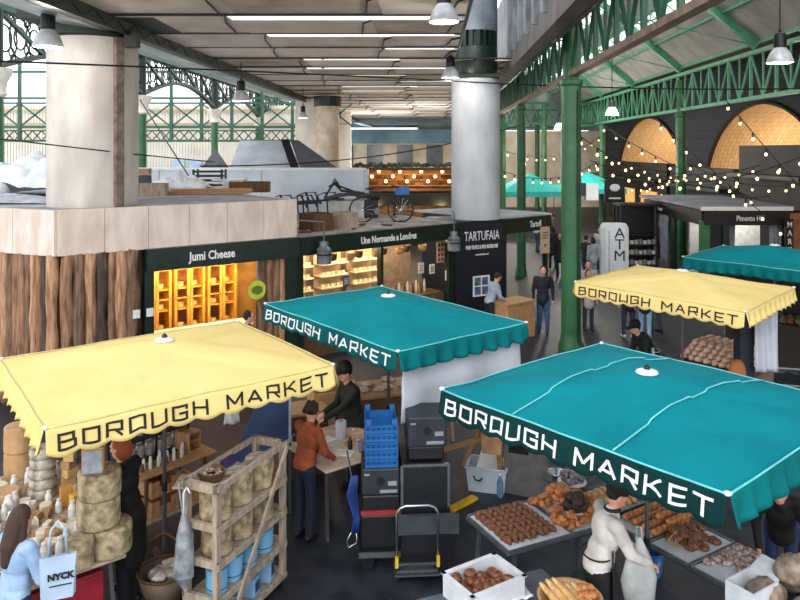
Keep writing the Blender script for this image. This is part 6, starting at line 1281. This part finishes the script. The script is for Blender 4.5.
# 4 person in black at the left
x, y = at(124, 432, 1.66)
person('person with ginger-blond hair in a long black coat beside the cheese table', -2.84, 7.72, 80, 1.8, ('101114', '0a0a0c'), '101319', '0c0c0c', '9c4f26', 'bob', lean=6, tilt=12, near=True, lh=(-.16, .28, 1.0), rh=(.12, .3, .96), coat=.4, female=True)
# 5 woman in light blue
x, y = at(14, 509, 1.66)
person('woman with long brown hair in light blue top at the lower left corner', x, y, -28, 1.66, ('a9c3e0', '8cabcf'), '26303f', '202020', '4a3226', 'long', lean=4, tilt=10, near=True, lh=(-.2, .3, 1.05), rh=(.22, .32, 1.02), female=True)
tw = D(58, 560, 5.95); tt = thing('tote_bag', 'pale blue canvas tote bag with black letters beside the long-haired woman', 'bag', (tw.x, tw.y, 1.18), R(22))
MB().add([(-.11, -.03, 0), (.11, -.03, 0), (.13, .03, 0), (-.13, .03, 0), (-.135, -.012, .34), (.135, -.012, .34), (.135, .012, .34), (-.135, .012, .34)], [(3, 2, 1, 0), (0, 1, 5, 4), (1, 2, 6, 5), (2, 3, 7, 6), (3, 0, 4, 7)]).build('bag_body', mat('tote_canvas', 'b9cbe0', .8, c2='9fb4cd', s=4), tt, solid=.004)
MB().tube([(-.07, 0, .34), (-.05, 0, .55), (0, .0, .62), (.05, 0, .55), (.07, 0, .34)], .011, 6).build('handle', mat('tote_canvas', 'b9cbe0'), tt, True); letter('NYCK', .07, letb, tt, (.02, -.032, .18), (1, 0, 0), .003); MB().box((.02, -.031, .11), (.17, .004, .008)).build('printed_line', letb, tt)
# 6 man walking in dark coat
x, y = at(543, 333, 0)
person('man in a dark coat and blue jeans walking toward the camera below the menu board', x, y, 172, 1.76, ('1c1f2b', '12141d'), '33557f', '2a2019', '3a2a20', 'short', stride=.12, lean=0, coat=.08, collar='8b8f96')
# shop people
x, y = at(464, 275, 1.35); person('person in a grey-blue shirt behind the wooden counter of the white-roofed kiosk', 2.28, 18.75, -70, 1.7, ('a9b8c6', '8c9dad'), '20242c', '151515', '241811', 'short', lean=18, tilt=20, lh=(-.1, .4, .98), rh=(.1, .42, .98))
q = pt(R0, dB, .55, nB, 1.0); person('man in black behind the counter at the left end of the green kiosk', q.x, q.y, 200, 1.74, ('14161a', '0d0e11'), '181818', '101010', '1d130d', 'short', tilt=20, lean=6)
x, y = at(247, 316, 1.62); person('dark-haired person behind the far edge of the left yellow canopy', x, y, -75, 1.72, ('202631', '151a22'), '1b2130', '111111', '1c1310', 'short')
# baker at the right
x, y = at(662, 316, 1.5); person('baker in black top and cap bending over pans, left of the loaf display', 4.72, 13.75, 105, 1.72, ('14161a', '0c0d10'), '1d1f24', '101010', '17100c', 'short', hat='101114', lean=30, tilt=14, lh=(-.1, .5, .95), rh=(.15, .48, .92), apron='b9bcc0')
# shoppers beyond the right yellow canopy
for px, py, c, lg_, sh_, fc, lb, cc_ in ((629, 338, '20242c', '27334f', 'e6e6e6', 10, 'shopper in dark jacket, navy jeans and white trainers beneath the right yellow canopy edge', .1), (645, 341, '2c3038', '8fb2cf', 'd8d8d8', -20, 'shopper in dark top and light blue jeans beside the navy-jeaned shopper', .1), (656, 332, '31353d', '3b4c66', '222222', 40, 'shopper in dark clothes behind the one in light blue jeans', .15), (588, 322, 'b9b0a8', '3c4452', '1c1c1c', 170, 'shopper in pale beige coat just left of the right yellow canopy', .3)):
    x, y = at(px, py, 0); person(lb, x, y, fc, 1.72, (c, None), lg_, sh_, '2a1c15', 'short', coat=cc_, stride=.08)
far = [(560, 278, '15171c', '1c2230', 160, 'short', 'crowd figure in black beyond the menu board, left of the near green column', .2), (553, 268, '23262d', '20283a', 10, 'bob', 'figure in charcoal coat behind the menu board', .3), (586, 282, '2a2c33', '3f5b86', -30, 'short', 'figure in dark jacket and jeans right of the near green column', .1), (593, 285, 'a9adb5', '8aa4c0', 30, 'bob', 'figure in grey hooded top with pale jeans right of the near green column', .05), (600, 270, 'c9c4bd', '2b3242', 150, 'short', 'distant figure in pale top left of the cash machine', .1), (545, 250, '7d3f3a', '2b3040', 0, 'short', 'small distant figure in dull red top above the white-roofed kiosk', .1), (553, 246, '4b4f58', '1f2430', 80, 'bob', 'small distant figure in grey beside the one in dull red', .2), (537, 252, 'c7ccd2', '3b4a66', -60, 'short', 'small distant figure in white top above the white-roofed kiosk', .0), (576, 248, '8b8078', '23262d', 20, 'bob', 'small distant figure in brown coat glimpsed by the near column', .3), (660, 258, '30343c', '1f2229', 90, 'short', 'figure in black standing at the left flank of the corner kiosk', .2)]
for px, py, c, lg_, fc, hr, lb, cc_ in far:
    x, y = at(px, py, 0); person(lb, x, y, fc, 1.7, (c, None), lg_, '1a1a1a', '2a1c15', hr, coat=cc_, stride=.06)
# woman buyer near yellow canopy corner, and people at the right edge
x, y = at(589, 270, 1.62); person('woman with red-brown hair in beige left of the right yellow canopy corner', x, y+.1, 185, 1.62, ('c2b6aa', '9d9086'), '2e3340', '222222', '6b3322', 'bob', coat=.2, female=True)
person('person in black bending at the far side of the bread table', 4.02, 7.75, 150, 1.62, ('0f1013', '08090a'), '22345c', '101010', '14100d', 'short', lean=38, tilt=10, coat=.1, lh=(-.2, .45, .85), rh=(.2, .45, .8))
x, y = at(787, 300, 1.6); person('customer in dark patterned jacket at the right edge beyond the yellow canopy', 7.05, 14.2, 110, 1.72, ('3a3836', '1f1e1d'), '17181b', '111111', '2a1d15', 'short', coat=.15, lh=(-.15, .35, 1.1))
# white plastic bag on the pole hook
pb = D(639, 590, 6.75); wb = thing('plastic_bag', 'translucent white plastic bag hanging by the pole of the big teal canopy', 'bag', (pb.x, pb.y, .62))
mb = MB().tube([(0, 0, 0), (0, 0, .06), (0, 0, .25), (0, 0, .42), (0, 0, .55), (.0, 0, .62)], [.05, .14, .16, .12, .05, .02], 18)
for p in mb.v: p.y *= .55; p += mnoise.noise_vector(p*6)*.03
mb.build('bag_body', mat('bag_plastic', 'c9cac8', .4, c2='a5a6a5', s=4), wb, 'auto'); MB().tube([(-.03, 0, .6), (-.02, 0, .72), (.02, 0, .72), (.03, 0, .6)], .01, 6).build('handle', mat('bag_plastic', 'c9cac8'), wb, True)
